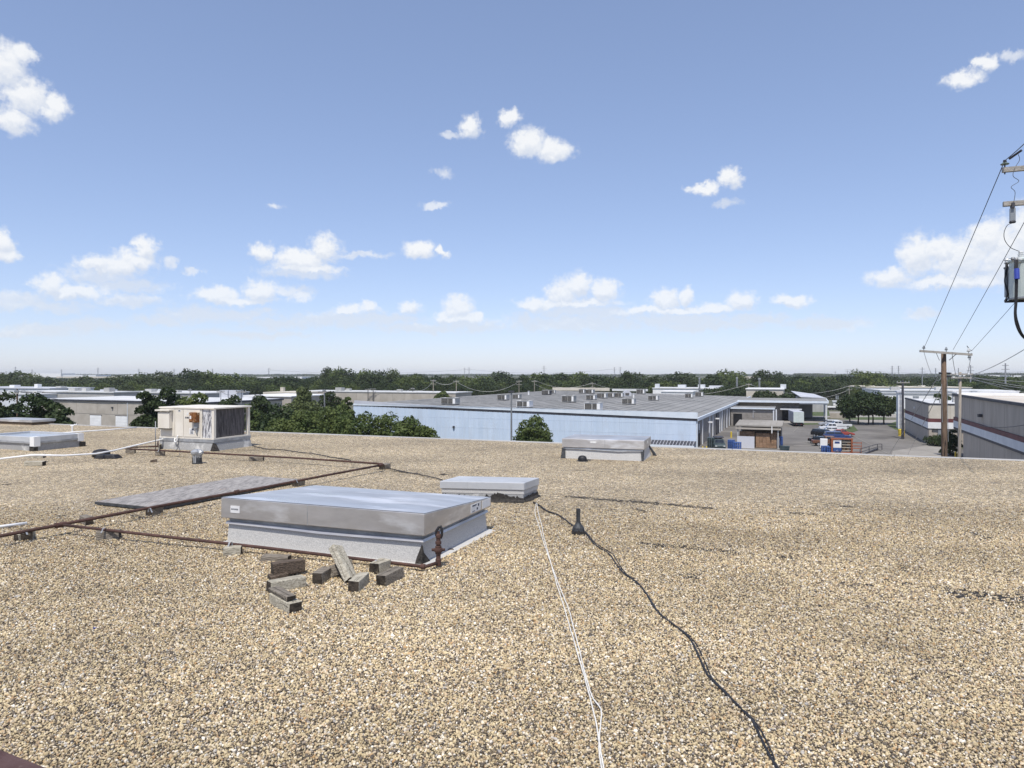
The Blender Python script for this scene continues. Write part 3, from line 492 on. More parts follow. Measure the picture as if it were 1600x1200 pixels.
# --- skylight near the far edge
p0 = P(1005, 720.5); t0 = thing('skylight', 'silver skylight with white smears on a pale flared curb before the blue wall', 'skylight', p0, -R(18), 'skylights on the gravel roof', True)
b = MB(); b.prism([(-1.49, -.012, 0), (.0, -.012, 0), (.03, .98, 0), (-1.49, .98, 0)], [(-1.47, .015, .205), (-.015, .015, .205), (-.015, .95, .205), (-1.47, .95, .205)]); b.build('curb', 'cap', t0, (0, 0, 0))
b = MB()
for x, s in ((-1.505, 1), (.005, -1)):
    b.prism([(x - .03, -.04, 0), (x + s * .03 + .03, -.04, 0), (x + s * .03 + .03, .04, 0), (x - .03, .04, 0)], [(x + s * .02 - .03, .0, .195), (x + s * .02 + .03, .0, .195), (x + s * .02 + .03, .04, .195), (x + s * .02 - .03, .04, .195)])
b.prism([(.07, .92, 0), (.13, .92, 0), (.13, 1.03, 0), (.07, 1.03, 0)], [(-.03, .93, .2), (-.005, .93, .2), (-.005, .97, .2), (-.03, .97, .2)])
b.build('corner_patch', 'lead', t0, (0, 0, 0))
b = MB(); pz = [(-1.49, .185), (-1.1, .18), (-.75, .165), (-.45, .155), (-.25, .17), (.0, .18)]
for (a, z0), (c, z1) in zip(pz, pz[1:]): b.add([(a, -.016, z0), (c, -.016, z1), (c, -.004, .212), (a, -.004, .212)], [(0, 1, 2, 3)])
b.build('drip_edge', 'galvdull', t0, (0, 0, 0))
local_box(t0, 'lid', 'galv', -1.51, .02, -.03, .98, .212, .372, bevel=.006)
local_box(t0, 'lap_seam', 'galvdull', -.70, -.695, -.0335, -.0305, .214, .37)
local_box(t0, 'label', 'label', -.97, -.86, -.0335, -.0305, .30, .335); local_box(t0, 'label', 'label', .0205, .0235, .42, .52, .28, .33)
keep(p0, 18, -1.55, .1, -.05, 1.0)
# --- skylight far left, glazed, with white tape at the corners
p0 = P(54, 704.8); t0 = thing('skylight', 'glazed grey framed skylight with white taped corners at the left of the roof', 'skylight', p0, -R(22), 'skylights on the gravel roof', True)
local_box(t0, 'curb', 'capdark', -1.65, 0, 0, 1.02, 0, .16)
b = MB(); b.box(-1.67, .02, -.02, .05, .162, .285); b.box(-1.67, .02, .98, 1.05, .162, .285); b.box(-1.67, -1.60, .0505, .9795, .162, .285); b.box(-.05, .02, .0505, .9795, .162, .285); b.build('frame', 'greylid', t0, (0, 0, 0), bevel=.005)
local_box(t0, 'glazing', 'skyglass', -1.60, -.05, .05, .98, .235, .25)
b = MB(); b.box(-1.68, .03, -.028, -.022, .15, .19); b.box(.022, .028, -.028, 1.05, .15, .19); b.build('drip_edge', 'galvdull', t0, (0, 0, 0))
for a in ((-.10, .031, -.033, .10, .09, .292), (-.06, .031, .93, 1.06, .12, .292)): local_box(t0, 'corner_tape', 'pvc', *a)
for a in ((-.11, .03, -.034, .05, .0, .095), (-.04, .05, .98, 1.09, .0, .10)): local_box(t0, 'corner_patch', 'tar', *a)
keep(p0, 22, -1.7, .06, -.03, 1.08)
# --- skylight at the far left corner
p0 = P(50, 664.5); t0 = thing('skylight', 'low pale topped skylight on the far left edge of the roof before dark trees', 'skylight', p0, -R(22), 'skylights on the gravel roof', True)
local_box(t0, 'curb', 'wooddark', -1.9, 0, 0, .7, 0, .085); local_box(t0, 'lid', 'galv', -1.93, .03, -.03, .73, .087, .16, bevel=.005)
# --- rooftop air conditioner
p0 = P(334, 705); ac = thing('air_conditioner', 'cream rooftop air conditioner with a dirty coil and rusty switch box on a grey curb', 'air conditioner', p0, -R(20.5), None, True)
b = MB(); b.prism([(-1.47, -.03, 0), (.03, -.03, 0), (.03, 1.10, 0), (-1.47, 1.10, 0)], [(-1.44, 0, .17), (0, 0, .17), (0, 1.07, .17), (-1.44, 1.07, .17)]); b.build('curb', 'capdark', ac, (0, 0, 0))
local_box(ac, 'curb_flashing', 'galvdull', -1.455, .012, -.012, 1.08, .172, .232)
local_box(ac, 'base_rail', 'cream', -1.45, .01, -.008, 1.08, .234, .262)
local_box(ac, 'cabinet', 'cream', -1.435, -.31, 0, 1.06, .263, .855)
b = MB(); b.box(-1.46, .022, -.02, 1.095, .857, .888); b.build('top_panel', 'cream', ac, (0, 0, 0), bevel=.004)
for x0, x1 in ((-1.425, -1.03), (-1.02, -.80), (-.79, -.35)): local_box(ac, 'panel', 'cream', x0, x1, -.010, -.002, .275, .845, bevel=.003)
local_box(ac, 'coil', 'coilpale', -.305, -.065, .015, .05, .263, .855)
local_box(ac, 'coil', 'coil', -.07, -.03, .055, .93, .263, .855)
for x, y in ((-.055, 0), (-.055, 1.0)): local_box(ac, 'corner_post', 'cream', x, x + .06, y, y + .06, .263, .856)
b = MB(); b.box(-.30, -.075, .052, .06, .263, .855); b.box(-.3, -.075, .055, .93, .80, .85); b.build('condenser_shroud', 'dark', ac, (0, 0, 0))
hd = wedge(-1.40, -1.09, -.10, -.012, .44, .77, .80).build('intake_hood', 'cream', ac, (0, 0, 0), bevel=.005)
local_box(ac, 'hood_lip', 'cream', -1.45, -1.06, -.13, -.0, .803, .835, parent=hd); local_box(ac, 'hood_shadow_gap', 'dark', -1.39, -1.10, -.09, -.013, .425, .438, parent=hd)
sb = local_box(ac, 'switch_box', 'rust', -.545, -.36, -.11, -.011, .585, .79, bevel=.006)
b = MB(); b.box(-.53, -.45, -.118, -.112, .61, .76); b.box(-.43, -.37, -.118, -.112, .6, .7); b.build('cover_plate', 'rust', sb, (0, 0, 0)); local_box(ac, 'warning_label', 'label', -.52, -.475, -.1215, -.119, .655, .72, parent=sb)
local_box(ac, 'conduit_box', 'tankgrey', -.47, -.39, -.06, -.011, .46, .58)
b = MB(); b.tube([(-.42, -.03, .46), (-.42, -.03, .36), (-.42, .0, .30)], .014); b.build('conduit', 'tankgrey', ac, (0, 0, 0))
lb = local_box(ac, 'data_plate', 'label', -.63, -.51, -.0135, -.0105, .33, .455); b = MB()
for z in (.345, .36, .385, .41): b.box(-.60, -.53, -.0145, -.0137, z, z + .012)
b.box(-.565, -.515, -.0145, -.0137, .425, .45); b.build('printing', 'ink', lb)
b = MB()
for i, w in enumerate((.016, .012, .02, .014, .018, .012, .016)): b.box(-.745 + i * .022, -.745 + i * .022 + w, -.0118, -.0105, .655, .69)
b.build('lettering', 'ink', ac, (0, 0, 0))
lb = local_box(ac, 'badge', 'label', -.93, -.86, -.0125, -.0105, .79, .83); local_box(ac, 'emblem', 'ink', -.925, -.875, -.0135, -.0127, .80, .825, parent=lb); local_box(ac, 'badge', 'label', -.70, -.66, -.0122, -.0105, .73, .78)
b = MB(); b.box(-1.44, -1.436, .06, .4, .30, .80); b.build('side_grille', 'grille', ac, (0, 0, 0))
b = MB(); b.add([(-.06, -.034, .002), (.045, -.036, .002), (.10, .06, .004), (.035, .03, .15), (.012, -.014, .165), (-.01, -.02, .16)], [(0, 1, 4, 5), (1, 2, 3, 4)]); b.build('torn_felt', 'tar', ac, (0, 0, 0))
b = MB(); b.tube([(-.99, -.03, .24), (-.99, -.05, .20), (-.97, -.06, .165), (-.93, -.06, .165), (-.92, -.05, .2), (-.92, -.045, .28), (-.90, -.04, .295)], .016); b.build('drain_trap', 'pvc', ac, (0, 0, 0), smooth=True)
keep(p0, 20.5, -1.5, .05, -.05, 1.12)
# --- pipes
def pipe(name, label, cat, pts, r, mat, group=None, n=10, smooth=True):
    off = Vector(pts[0]); b = MB(); b.tube(pts, r, n); return tag(b.build(name, mat, None, off, smooth=smooth), label, cat, group)
zp = .105
gm = thing('gas_pipe', 'long rust brown pipe on timber blocks running past the weathered board to the tee', 'pipe', P(95, 820, zp) * 1.0)
A, B_ = P(95, 820, zp), P(599, 726, zp); dA = (B_ - A).normalized(); A0 = A - dA * 1.6
b = MB(); b.tube([A0, A.lerp(B_, .25) + Z * .004, A.lerp(B_, .5) - Z * .006, A.lerp(B_, .75), B_], .0165, 10); b.build('run', 'rustpipe', gm, smooth=True)
for t, l in ((0, .05), (-.36, .035), (.42, .03), (.985, .05)):
    c = A.lerp(B_, t); b = MB(); b.tube([c - dA * l, c + dA * l], .026, 10); b.build('coupling', 'rustpipe', gm)
gb_ = thing('gas_pipe', 'thin rust brown branch pipe before the big skylight, with a standing riser at its end', 'pipe', P(668, 884, .06))
C1 = P(664, 885.5, .045); A2 = P(97, 820, zp - .002); C2 = P(685, 879, .045)
b = MB(); b.tube([A2, A2.lerp(C1, .3), A2.lerp(C1, .6) + Z * .004, A2.lerp(C1, .97), C1, C1.lerp(C2, .9)], .0138, 10); b.build('run', 'rustpipe', gb_, smooth=True)
b = MB(); c = C1 + (A2 - C1).normalized() * .035; b.tube([c, C1], .021, 10); b.build('coupling', 'rustpipe', gb_)
rz = Vector((C2.x, C2.y, 0)); b = MB(); b.lathe([(.022, .02), (.024, .05), (.024, .075), (.019, .08), (.019, .115), (.026, .118), (.026, .133), (.034, .136), (.036, .15), (.034, .163), (.026, .166), (.026, .18), (.018, .184), (.018, .195), (.025, .198), (.025, .218), (.018, .222), (.018, .25), (.023, .252), (.023, .272), (.012, .285), (.012, .30)], 12, rz)
b.build('riser', 'rustpipe', gb_)
b = MB(); b.tube([rz + Vector((-.055, 0, .15)), rz + Vector((.055, 0, .15))], .012, 8); b.build('union_lug', 'rustpipe', gb_)
b = MB(); b.tube([rz + Vector((.012, 0, .245)), rz + Vector((-.018, 0, .27)), rz + Vector((-.02, 0, .30)), rz + Vector((.004, 0, .335)), rz + Vector((.018, 0, .345)), rz + Vector((.030, 0, .31)), rz + Vector((.028, 0, .27)), rz + Vector((.018, 0, .245))], .011, 8); b.build('hook', 'rubber', gb_, smooth=True)
pipe('gas_pipe', 'rust brown pipe running before the cream air conditioner to the far tee', 'pipe', [P(196, 701, zp), P(330, 708.2, zp), P(470, 716, zp), P(597, 724.8, zp)], .0155, 'rustpipe')
pipe('gas_pipe', 'short rust brown pipe stub behind the black pads left of the air conditioner', 'pipe', [P(203, 699, .12), P(246, 697.5, .12), P(247, 690, .12)], .015, 'rustpipe')
pipe('conduit', 'thin dark upright conduit at the left end of the air conditioner', 'pipe', [P(243, 706, 0), Vector((P(243, 706)[0], P(243, 706)[1], .62))], .009, 'steelpole')
pp = [P(-60, 721, .13), P(0, 717, .13), P(46, 711.5, .16), P(60, 711.2, .165), P(100, 711.8, .135), P(150, 709.0, .12), P(178, 704, .12), P(205, 697.5, .15), P(240, 689.5, .19), P(262, 684.5, .21), P(270, 683.3, .22)]
pipe('drain_pipe', 'long white plastic drain pipe sagging from the air conditioner over blocks and pads', 'pipe', pp, .0165, 'pvc')
pipe('drain_pipe', 'straight white plastic pipe lying beyond the glazed skylight', 'pipe', [P(92, 676.8, .07), P(130, 674.2, .07), P(170, 671.5, .07), P(213, 667.8, .07)], .018, 'pvc')
pipe('plastic_offcut', 'loose white plastic strip lying on the gravel at the left edge', 'offcut', [P(-20, 826, .02), P(0, 823, .02), P(42, 817.5, .02)], .016, 'pvc')
b = thing('pipe_stand', 'slim white bracket standing where the far white pipe begins', 'stand', P(113, 675.5)); m = MB(); c = P(113, 675.5); m.tube([c, c + Z * .17], .02, 8); m.build('post', 'pvc', b); m = MB(); m.tube([c + Vector((-.05, 0, .18)), c + Vector((.05, 0, .18))], .018, 8); m.build('cradle', 'pvc', b)
# --- timber blocks
rj = random.Random(21)
def block(label, c, yaw, L, W, H, mat, pitch=0.0, roll=0.0, z0=0.0, group='timber blocks on the gravel', name='timber_block', crack=True):
    """c: middle of the near lower edge of the near end on the ground; the block runs away along yaw (0 = away from camera, 90 = to the right)"""
    d = Vector((math.sin(R(yaw)) * math.cos(R(pitch)), math.cos(R(yaw)) * math.cos(R(pitch)), math.sin(R(pitch)))); s = Vector((math.cos(R(yaw)), -math.sin(R(yaw)), 0)); n = s.cross(d)
    if roll: q = Matrix.Rotation(R(roll), 3, d); s = q @ s; n = q @ n
    cc = Vector((c[0], c[1], z0)) + d * L / 2 + n * H / 2
    t = thing(name, label, 'timber', (cc.x, cc.y, z0), 0, group)
    b = MB(); m0 = cc; b.rbox(m0, d, s, n, L, W, H, .005, rj)
    b.mi = [0, 0, 0, 0, 1, 1]; b.build('timber', mat, t, bevel=.006, mat2='woodend')
    if crack:
        b = MB(); f = m0 + n * (H / 2 + .0012)
        for k in range(2):
            o_ = s * rj.uniform(-.3, .3) * W; pts = [f + o_ + d * L * (-.46 + .3 * i) + s * rj.uniform(-.008, .008) for i in range(4)]
            for p, q in zip(pts, pts[1:]): e = (q - p).cross(n).normalized() * .0016; b.add([p - e, q - e * .5, q + e * .5, p + e], [(0, 1, 2, 3)])
        f = m0 - s * (W / 2 + .0012)
        pts = [f + n * rj.uniform(-.2, .2) * H + d * L * (-.45 + .3 * i) for i in range(4)]
        for p, q in zip(pts, pts[1:]): e = (q - p).cross(s).normalized() * .0014; b.add([p - e, q - e, q + e, p + e], [(0, 1, 2, 3)])
        b.build('cracks', 'woodend', t)
    return t
block('thin dark grey timber offcut behind the stacked blocks, topmost of the left pile', P(411, 875), 95, .235, .10, .045, 'woodmid')
block('short dark timber piece under the upright brown block', P(420, 907), 52, .14, .09, .04, 'wooddark')
block('dark brown timber block set on edge in the left pile', P(425, 905), 55, .25, .075, .10, 'wooddark', z0=.022)
block('pale cracked timber block sloping beside the dark brown one', P(419, 927), 50, .27, .09, .085, 'woodlight')
block('thick pale grey timber block, nearest one to the camera', P(462, 958), -43, .30, .095, .075, 'woodlight')
block('thin purple grey timber slat lying on top of the nearest block', P(456, 956), -43, .28, .075, .03, 'woodmid', z0=.078)
block('dark ended timber block left of the leaning one', P(495, 914), 8, .22, .085, .085, 'woodmid')
block('tilted split timber block propping up the leaning one', P(513, 903), 60, .20, .085, .085, 'woodmid', pitch=12, roll=-16)
block('long grey timber leaning up on the other blocks', P(546, 911) + Vector((0, 0, 0)), -42, .33, .105, .06, 'woodlight', pitch=38, roll=24)
block('pale topped timber block right of the leaning one, its dark end facing front', P(552, 926), 9, .23, .078, .085, 'woodlight')
block('squared timber block with a black end, rightmost of the pile', P(595, 917), 22, .27, .082, .088, 'woodmid')
g2 = 'timber blocks under the pipes'
block('pale timber block strapped under the branch pipe beside the black ended block', P(584, 897), 24, .17, .10, .085, 'woodlight', group=g2)
block('grey timber block under the branch pipe left of the big skylight', P(350, 867.5), 78, .15, .09, .075, 'woodlight', group=g2)
block('dark timber block under the branch pipe close to the tee', P(152, 843), 75, .20, .09, .085, 'woodmid', group=g2)
block('timber block with a white end under the main pipe just past the tee', P(140, 820.5), -50, .18, .08, .085, 'woodmid', group=g2)
block('left half of the pale pair of blocks under the pipe at the left edge', P(25, 846), 20, .17, .07, .07, 'woodlight', group=g2)
block('right half of the pale pair of blocks under the pipe at the left edge', P(41, 845), -30, .14, .10, .085, 'woodlight', group=g2)
block('timber block under the main pipe at the corner of the weathered board', P(233, 806), 15, .17, .09, .085, 'woodmid', group=g2)
block('timber block under the main pipe just behind the big skylight lid', P(461, 760.5), 15, .18, .10, .085, 'woodmid', group=g2)
block('timber block under the far tee of the pipes', P(597, 733.5), 20, .18, .12, .085, 'woodmid', group=g2)
block('flat timber block under the pipe right of the air conditioner', P(390, 720), 85, .25, .10, .07, 'woodmid', group=g2)
block('timber block under the pipe at the left end of the air conditioner', P(243, 712), 75, .16, .09, .08, 'woodmid', group=g2)
block('timber block under the pipe end behind the black pads', P(197, 708), 80, .17, .09, .09, 'woodmid', group=g2)
block('broad timber block under the white pipe at the corner of the air conditioner', P(232, 702), 75, .24, .14, .10, 'woodlight', group=g2)
block('upper pale timber block of the stack under the white pipe', P(44, 722.5), 82, .27, .12, .07, 'woodlight', z0=.078, group=g2)
block('lower pale timber block of the stack under the white pipe', P(40, 728), 82, .30, .14, .077, 'woodlight', group=g2)
def strap(label, px, py, z, yaw):
    c = P(px, py, z); t = Vector((math.sin(R(yaw)), math.cos(R(yaw)), 0)); s = t.cross(Z)
    b = MB(); pts = [c - s * .038 - Z * .022, c - s * .021 - Z * .02] + [c + (s * -math.cos(a) + Z * math.sin(a)) * .0215 for a in [math.pi * i / 6 for i in range(7)]] + [c + s * .038 - Z * .022]
    n = len(pts); b.add([p - t * .008 for p in pts] + [p + t * .008 for p in pts], [(i, i + 1, n + i + 1, n + i) for i in range(n - 1)])
    return tag(b.build('pipe_strap', 'galvdull', None, c), label, 'pipe strap', 'straps over the pipes')
strap('metal strap over the branch pipe on the pale block by the skylight corner', 588, 879, .068, 110); strap('metal strap over the branch pipe on the grey block left of the skylight', 360, 850.5, .085, 110)
strap('metal strap over the branch pipe on the dark block near the tee', 163, 828, .10, 110); strap('broad metal strap over the main pipe at the left edge', 39, 831, .10, 25)
strap('metal strap over the main pipe by the board corner', 234, 797, .105, 25); strap('metal strap over the main pipe behind the skylight lid', 462, 751.5, .105, 25)
strap('metal strap over the pipe at the left end of the air conditioner', 249, 704, .105, 112)
# --- black pads under the white pipe
b = MB(); c = P(168, 716.5); b.prism([c + Vector((x, y, 0)) for x, y in ((-.24, -.05), (.18, -.06), (.22, .14), (-.18, .2))], [c + Vector((x, y, .07)) for x, y in ((-.20, -.03), (.13, -.04), (.16, .1), (-.14, .16))]); t = tag(b.build('rubber_pad', 'rubber', None, c, bevel=.01), 'black rubber pad under the white pipe left of the air conditioner', 'pad')
c = P(158, 713.5); b = MB(); b.lathe([(.15, 0), (.16, .06), (.13, .12), (.07, .14), (.01, .145)], 12, c); tag(b.build('rubber_mound', 'rubber', None, c, smooth=True), 'rounded black lump behind the rubber pad under the white pipe', 'pad')
# --- weathered board
c0 = P(245.5, 799.5); c1 = P(148, 789.5); dl = uv(25.5)[1]; b = MB(); ring = [c1, c0, c0 + dl * 2.42, c1 + dl * 2.42]
bt = thing('weathered_board', 'large flat weathered grey board with a rusty spot lying under the main pipe', 'board', c0)
m = MB(); m.prism([p + Z * .012 for p in ring], [p + Z * .043 for p in ring]); m.build('edge_band', 'plyedge', bt)
ce = sum(ring, Vector()) / 4; m = MB(); r2 = [ce + (p - ce) * .996 for p in ring]; m.prism([p + Z * .0432 for p in r2], [p + Z * .0475 for p in r2]); m.build('face', 'ply', bt)
for f in ((.1, .1), (.9, .15), (.12, .9), (.9, .92)):
    q = ring[0].lerp(ring[1], f[0]).lerp(ring[3].lerp(ring[2], f[0]), f[1]); m = MB(); m.box(q.x - .08, q.x + .08, q.y - .05, q.y + .05, .0, .0118); m.build('spacer', 'wooddark', bt)
footprints.append((c1.x, c1.y, (c0 - c1).normalized().x, (c0 - c1).normalized().y, dl.x, dl.y, .0, (c0 - c1).length, .0, 2.42))
# --- vents
def vent_cap(c, label):
    t = thing('roof_vent', label, 'vent', c); b = MB(); b.lathe([(.085, 0), (.082, .03), (.076, .15)], 14, c); b.build('pipe', 'lead', t)
    b = MB(); n = 16; prof = [(.076, .10, 0), (.085, .15, .25), (.10, .18, .5), (.105, .215, .4), (.07, .245, .2), (.012, .262, 0)]
    vs = []
    for r, z, w in prof:
        for j in range(n):
            a = 2 * math.pi * j / n; rr = r * (1 + w * .38 * math.cos(4 * a + .6)); zz = z - (.055 * w if j % 4 == 2 else 0); vs.append((c.x + rr * math.cos(a), c.y + rr * math.sin(a), zz))
    b.add(vs, [(i * n + j, i * n + (j + 1) % n, (i + 1) * n + (j + 1) % n, (i + 1) * n + j) for i in range(len(prof) - 1) for j in range(n)] + [tuple((len(prof) - 1) * n + j for j in range(n))]); b.build('folded_cap', 'galvdull', t)
    b = MB()
    for a in (-.5, .1): b.add([(c.x + .03 * math.sin(a) - .012, c.y - .086, .02), (c.x + .03 * math.sin(a) + .014, c.y - .086, .02), (c.x + .03 * math.sin(a) + .022, c.y - .092, .19), (c.x + .03 * math.sin(a) - .02, c.y - .092, .19)], [(0, 1, 2, 3)])
    b.build('folded_strip', 'galvdull', t)
vent_cap(P(308, 724.5), 'short roof vent with a folded silver cap before the air conditioner')
c = P(910, 720.5); t = thing('dome_vent', 'small black mushroom vent before the skylight near the roof edge', 'vent', c)
b = MB(); b.lathe([(.075, .0), (.08, .02), (.082, .05), (.07, .08), (.045, .098), (.01, .104)], 14, c); b.build('dome', 'rubber', t, smooth=True); b = MB(); b.lathe([(.11, .004), (.09, .012)], 12, c); b.build('flange', 'lead', t)
b = MB(); b.box(c.x + .06, c.x + .16, c.y - .02, c.y + .02, .015, .03); b.build('side_tab', 'lead', t)
c = P(903.5, 834); t = thing('pipe_flashing', 'narrow dark lead vent pipe with a flared collar beside the black cable', 'vent', c)
b = MB(); b.lathe([(.0655, .0), (.064, .04), (.056, .065), (.03, .10), (.022, .12)], 14, c); b.build('collar', 'lead', t)
b = MB(); b.tube([c + Z * .11, c + Z * .25], .0205, 12); b.build('stack_pipe', 'lead', t)
b = MB(); rq = random.Random(4)
for i in range(7): b.box(c.x - .06 + i * .018, c.x - .046 + i * .018, c.y - .075 - .006 * rq.random(), c.y - .055, 0, .03 + .02 * rq.random())
b.build('tar_collar', 'tar', t)
footprints.append((c.x, c.y, 1, 0, 0, 1, -.07, .07, -.07, .07))
# --- cables and ropes lying on the gravel
def smooth_path(px, z, per=8, jit=0.0, seed=1):
    pts = [P(x, y, z) for x, y in px]; rr = random.Random(seed); out = []
    for i in range(len(pts) - 1):
        p0, p1, p2, p3 = pts[max(i - 1, 0)], pts[i], pts[i + 1], pts[min(i + 2, len(pts) - 1)]
        for k in range(per):
            t = k / per; out.append(.5 * ((2 * p1) + (p2 - p0) * t + (2 * p0 - 5 * p1 + 4 * p2 - p3) * t * t + (3 * p1 - p0 - 3 * p2 + p3) * t ** 3) + Vector((rr.uniform(-jit, jit), rr.uniform(-jit, jit), rr.uniform(0, jit))))
    return out + [pts[-1]]
CB = [(833, 785), (842, 790), (855, 799), (868, 803.5), (880, 810), (897, 823), (912, 830), (925, 846), (932, 853), (952, 866), (961, 879), (974, 895), (990, 907), (1001, 916), (1012, 932), (1024, 952), (1036, 964), (1060, 982), (1076, 996), (1086, 1013), (1101, 1046), (1110, 1060), (1132, 1082), (1160, 1110), (1176, 1127), (1188, 1152), (1202, 1180), (1216, 1204), (1240, 1245)]
tag(MB().tube(smooth_path(CB, .009, 5, .0007), .0066, 8).build('power_cable', 'rubber', None, P(897, 823), smooth=True), 'thick black cable winding over the gravel from the small grey skylight', 'cable')
CB2 = [(x + dx, y - 1) for (x, y), dx in zip(CB, [0, 1, 0, 1, 0, 0, 1, 2, 3, 4, 4, 2, 1, 0, 1, 1, 0, 0, 2, 5, 5, 2, 1, 1, 2, 6, 5, 1, 0])]
tag(MB().tube(smooth_path(CB2, .008, 5, .0007, 2), .0044, 8).build('power_cable', 'rubber', None, P(897, 824), smooth=True), 'thinner black cable running alongside the thick one', 'cable')
R1 = [(839, 786), (841, 800), (846, 820), (850, 840), (857, 866), (864, 892), (872, 920), (881, 948), (889, 975), (898, 1005), (908, 1040), (918, 1075), (927, 1110), (934, 1145), (939, 1175), (944, 1204), (950, 1240)]
R2 = [(838, 786), (836, 802), (842, 822), (849, 846), (858, 872), (868, 900), (878, 926), (889, 953), (896, 980), (904, 1010), (912, 1045), (922, 1080), (929, 1095), (938, 1106), (940, 1116), (937, 1145), (936, 1170), (940, 1204), (944, 1240)]
tag(MB().tube(smooth_path(R1, .014, 5, .0015, 3), .0036, 7).build('rope', 'rope', None, P(858, 866), smooth=True), 'thin white rope lying straight over the gravel, left of the pair', 'rope')
tag(MB().tube(smooth_path(R2, .014, 5, .0015, 4), .0036, 7).build('rope', 'rope', None, P(859, 872), smooth=True), 'thin white rope with a kink near its front end, right of the pair', 'rope')
tag(MB().tube(smooth_path([(394, 697), (405, 699.5), (420, 702), (435, 702.5), (450, 704), (470, 707.5), (490, 709), (510, 713), (530, 716.5), (548, 719)], .02, 5, .008, 5), .009, 6).build('thin_cable', 'rubber', None, P(420, 702)), 'thin dark wire trailing from the air conditioner to the far pipe', 'cable')
tag(MB().tube(smooth_path([(604, 731), (625, 736), (645, 740), (662, 743), (680, 747), (692, 750.5)], .015, 5, .006, 6), .007, 6).build('thin_cable', 'rubber', None, P(645, 740)), 'thin dark wire from the far tee to the small grey skylight', 'cable')
tag(MB().tube(smooth_path([(277, 690), (278, 699), (274, 705)], .12, 3, 0, 6), .006, 6).build('thin_cable', 'rubber', None, P(278, 699)), 'short dark wire hanging on the curb of the air conditioner', 'cable')
# --- brown steel at the lower left corner and small litter
a, bq = P(-60, 1147, .055), P(78, 1201, .055); a.z = bq.z = 0; d = (bq - a).normalized(); s = Vector((d.y, -d.x, 0)); b = MB(); a2, b2 = a - d * 1.0, bq + d * 1.2
b.prism([a2 + s * .5, b2 + s * .5, b2, a2], [p + Z * .055 for p in (a2 + s * .5, b2 + s * .5, b2, a2)]); tag(b.build('steel_plate', 'brownsteel', None, bq, bevel=.006), 'dark brown steel plate poking into the lower left corner', 'plate')
for px, py, l, mt, r in ((118, 664, 'small white scrap on the far roof edge beside the white pipe end', 'pvc', .03), (57, 662.5, 'tiny white lump near the low skylight on the far left edge', 'pvc', .04), (1281, 949, 'small dark scrap on the gravel at the right', 'rubber', .012), (149, 983, 'tiny blue scrap on the gravel at lower left', 'blueband', .010), (27, 934, 'tiny white scrap on the gravel at far left', 'pvc', .012), (703, 861, 'small brown clod right of the big skylight', 'wooddark', .022), (240, 722, 'thin dark stick on the gravel before the black pads', 'wooddark', .04)):
    c = P(px, py); b = MB(); b.rbox(c + Z * r * .5, Vector((.9, .43, 0)), Vector((-.43, .9, 0)), Z, 2.6 * r, 1.4 * r, r, r * .3, rj); tag(b.build('scrap', mt, None, c), l, 'scrap')
# ================================================================== loose gravel: real stones near the camera
rng = np.random.default_rng(11)
sp = .0094; D0, D1, DF = 2.35, 9.0, 4.6
xs = np.arange(-11, 11, sp); ys = np.arange(D0, D1, sp)
X, Y = np.meshgrid(xs, ys); X = X.ravel(); Y = Y.ravel()
mk = np.abs(X) < .745 * Y + .12; X, Y = X[mk], Y[mk]
X = X + rng.uniform(-.6, .6, X.size) * sp; Y = Y + rng.uniform(-.75, .75, Y.size) * sp
pk = np.clip(1 - (Y - DF) / (D1 - DF), 0, 1) ** 1.3; mk = rng.random(X.size) < pk; X, Y = X[mk], Y[mk]
e = np.array(E0); dd = (X - e[0]) * v21.x + (Y - e[1]) * v21.y; mk = dd < -.12
for (ox, oy, ux, uy, vx, vy, x0, x1, y0, y1) in footprints:
    a = (X - ox) * ux + (Y - oy) * uy; b_ = (X - ox) * vx + (Y - oy) * vy; mk &= ~((a > x0) & (a < x1) & (b_ > y0) & (b_ < y1))
for (cx, cy, r) in seam_pts: mk &= ~((np.abs(X - cx) < 1.5 * r) & (np.abs(Y - cy) < .8 * r) & (rng.random(X.size) < .75))
X, Y = X[mk], Y[mk]; N = X.size
print('stones', N)
pts = np.zeros((N, 3), np.float32); pts[:, 0] = X; pts[:, 1] = Y; pts[:, 2] = rng.uniform(.0, .008, N)
gm_ = bpy.data.meshes.new('gravel'); gm_.vertices.add(N); gm_.vertices.foreach_set('co', pts.ravel())
ra = gm_.attributes.new('rot', 'FLOAT_VECTOR', 'POINT'); ro = np.stack([rng.normal(0, .6, N), rng.normal(0, .6, N), rng.uniform(0, 6.283, N)], 1).astype(np.float32); ra.data.foreach_set('vector', ro.ravel())
sa = gm_.attributes.new('size', 'FLOAT_VECTOR', 'POINT'); s0 = rng.lognormal(-5.37, .30, N).clip(.0025, .010); sc_ = np.stack([s0 * rng.uniform(.9, 1.35, N), s0 * rng.uniform(.75, 1.05, N), s0 * rng.uniform(.65, 1.0, N)], 1).astype(np.float32); sa.data.foreach_set('vector', sc_.ravel())
go = bpy.data.objects.new('gravel', gm_); COL.objects.link(go); go['kind'] = 'stuff'
ng = bpy.data.node_groups.new('gravel', 'GeometryNodeTree'); ng.interface.new_socket('Geometry', in_out='INPUT', socket_type='NodeSocketGeometry'); ng.interface.new_socket('Geometry', in_out='OUTPUT', socket_type='NodeSocketGeometry')
gi = ng.nodes.new('NodeGroupInput'); gout = ng.nodes.new('NodeGroupOutput'); iop = ng.nodes.new('GeometryNodeInstanceOnPoints'); g2i = ng.nodes.new('GeometryNodeGeometryToInstance')
sm = ng.nodes.new('GeometryNodeSetMaterial'); sm.inputs['Material'].default_value = MAT['stone']
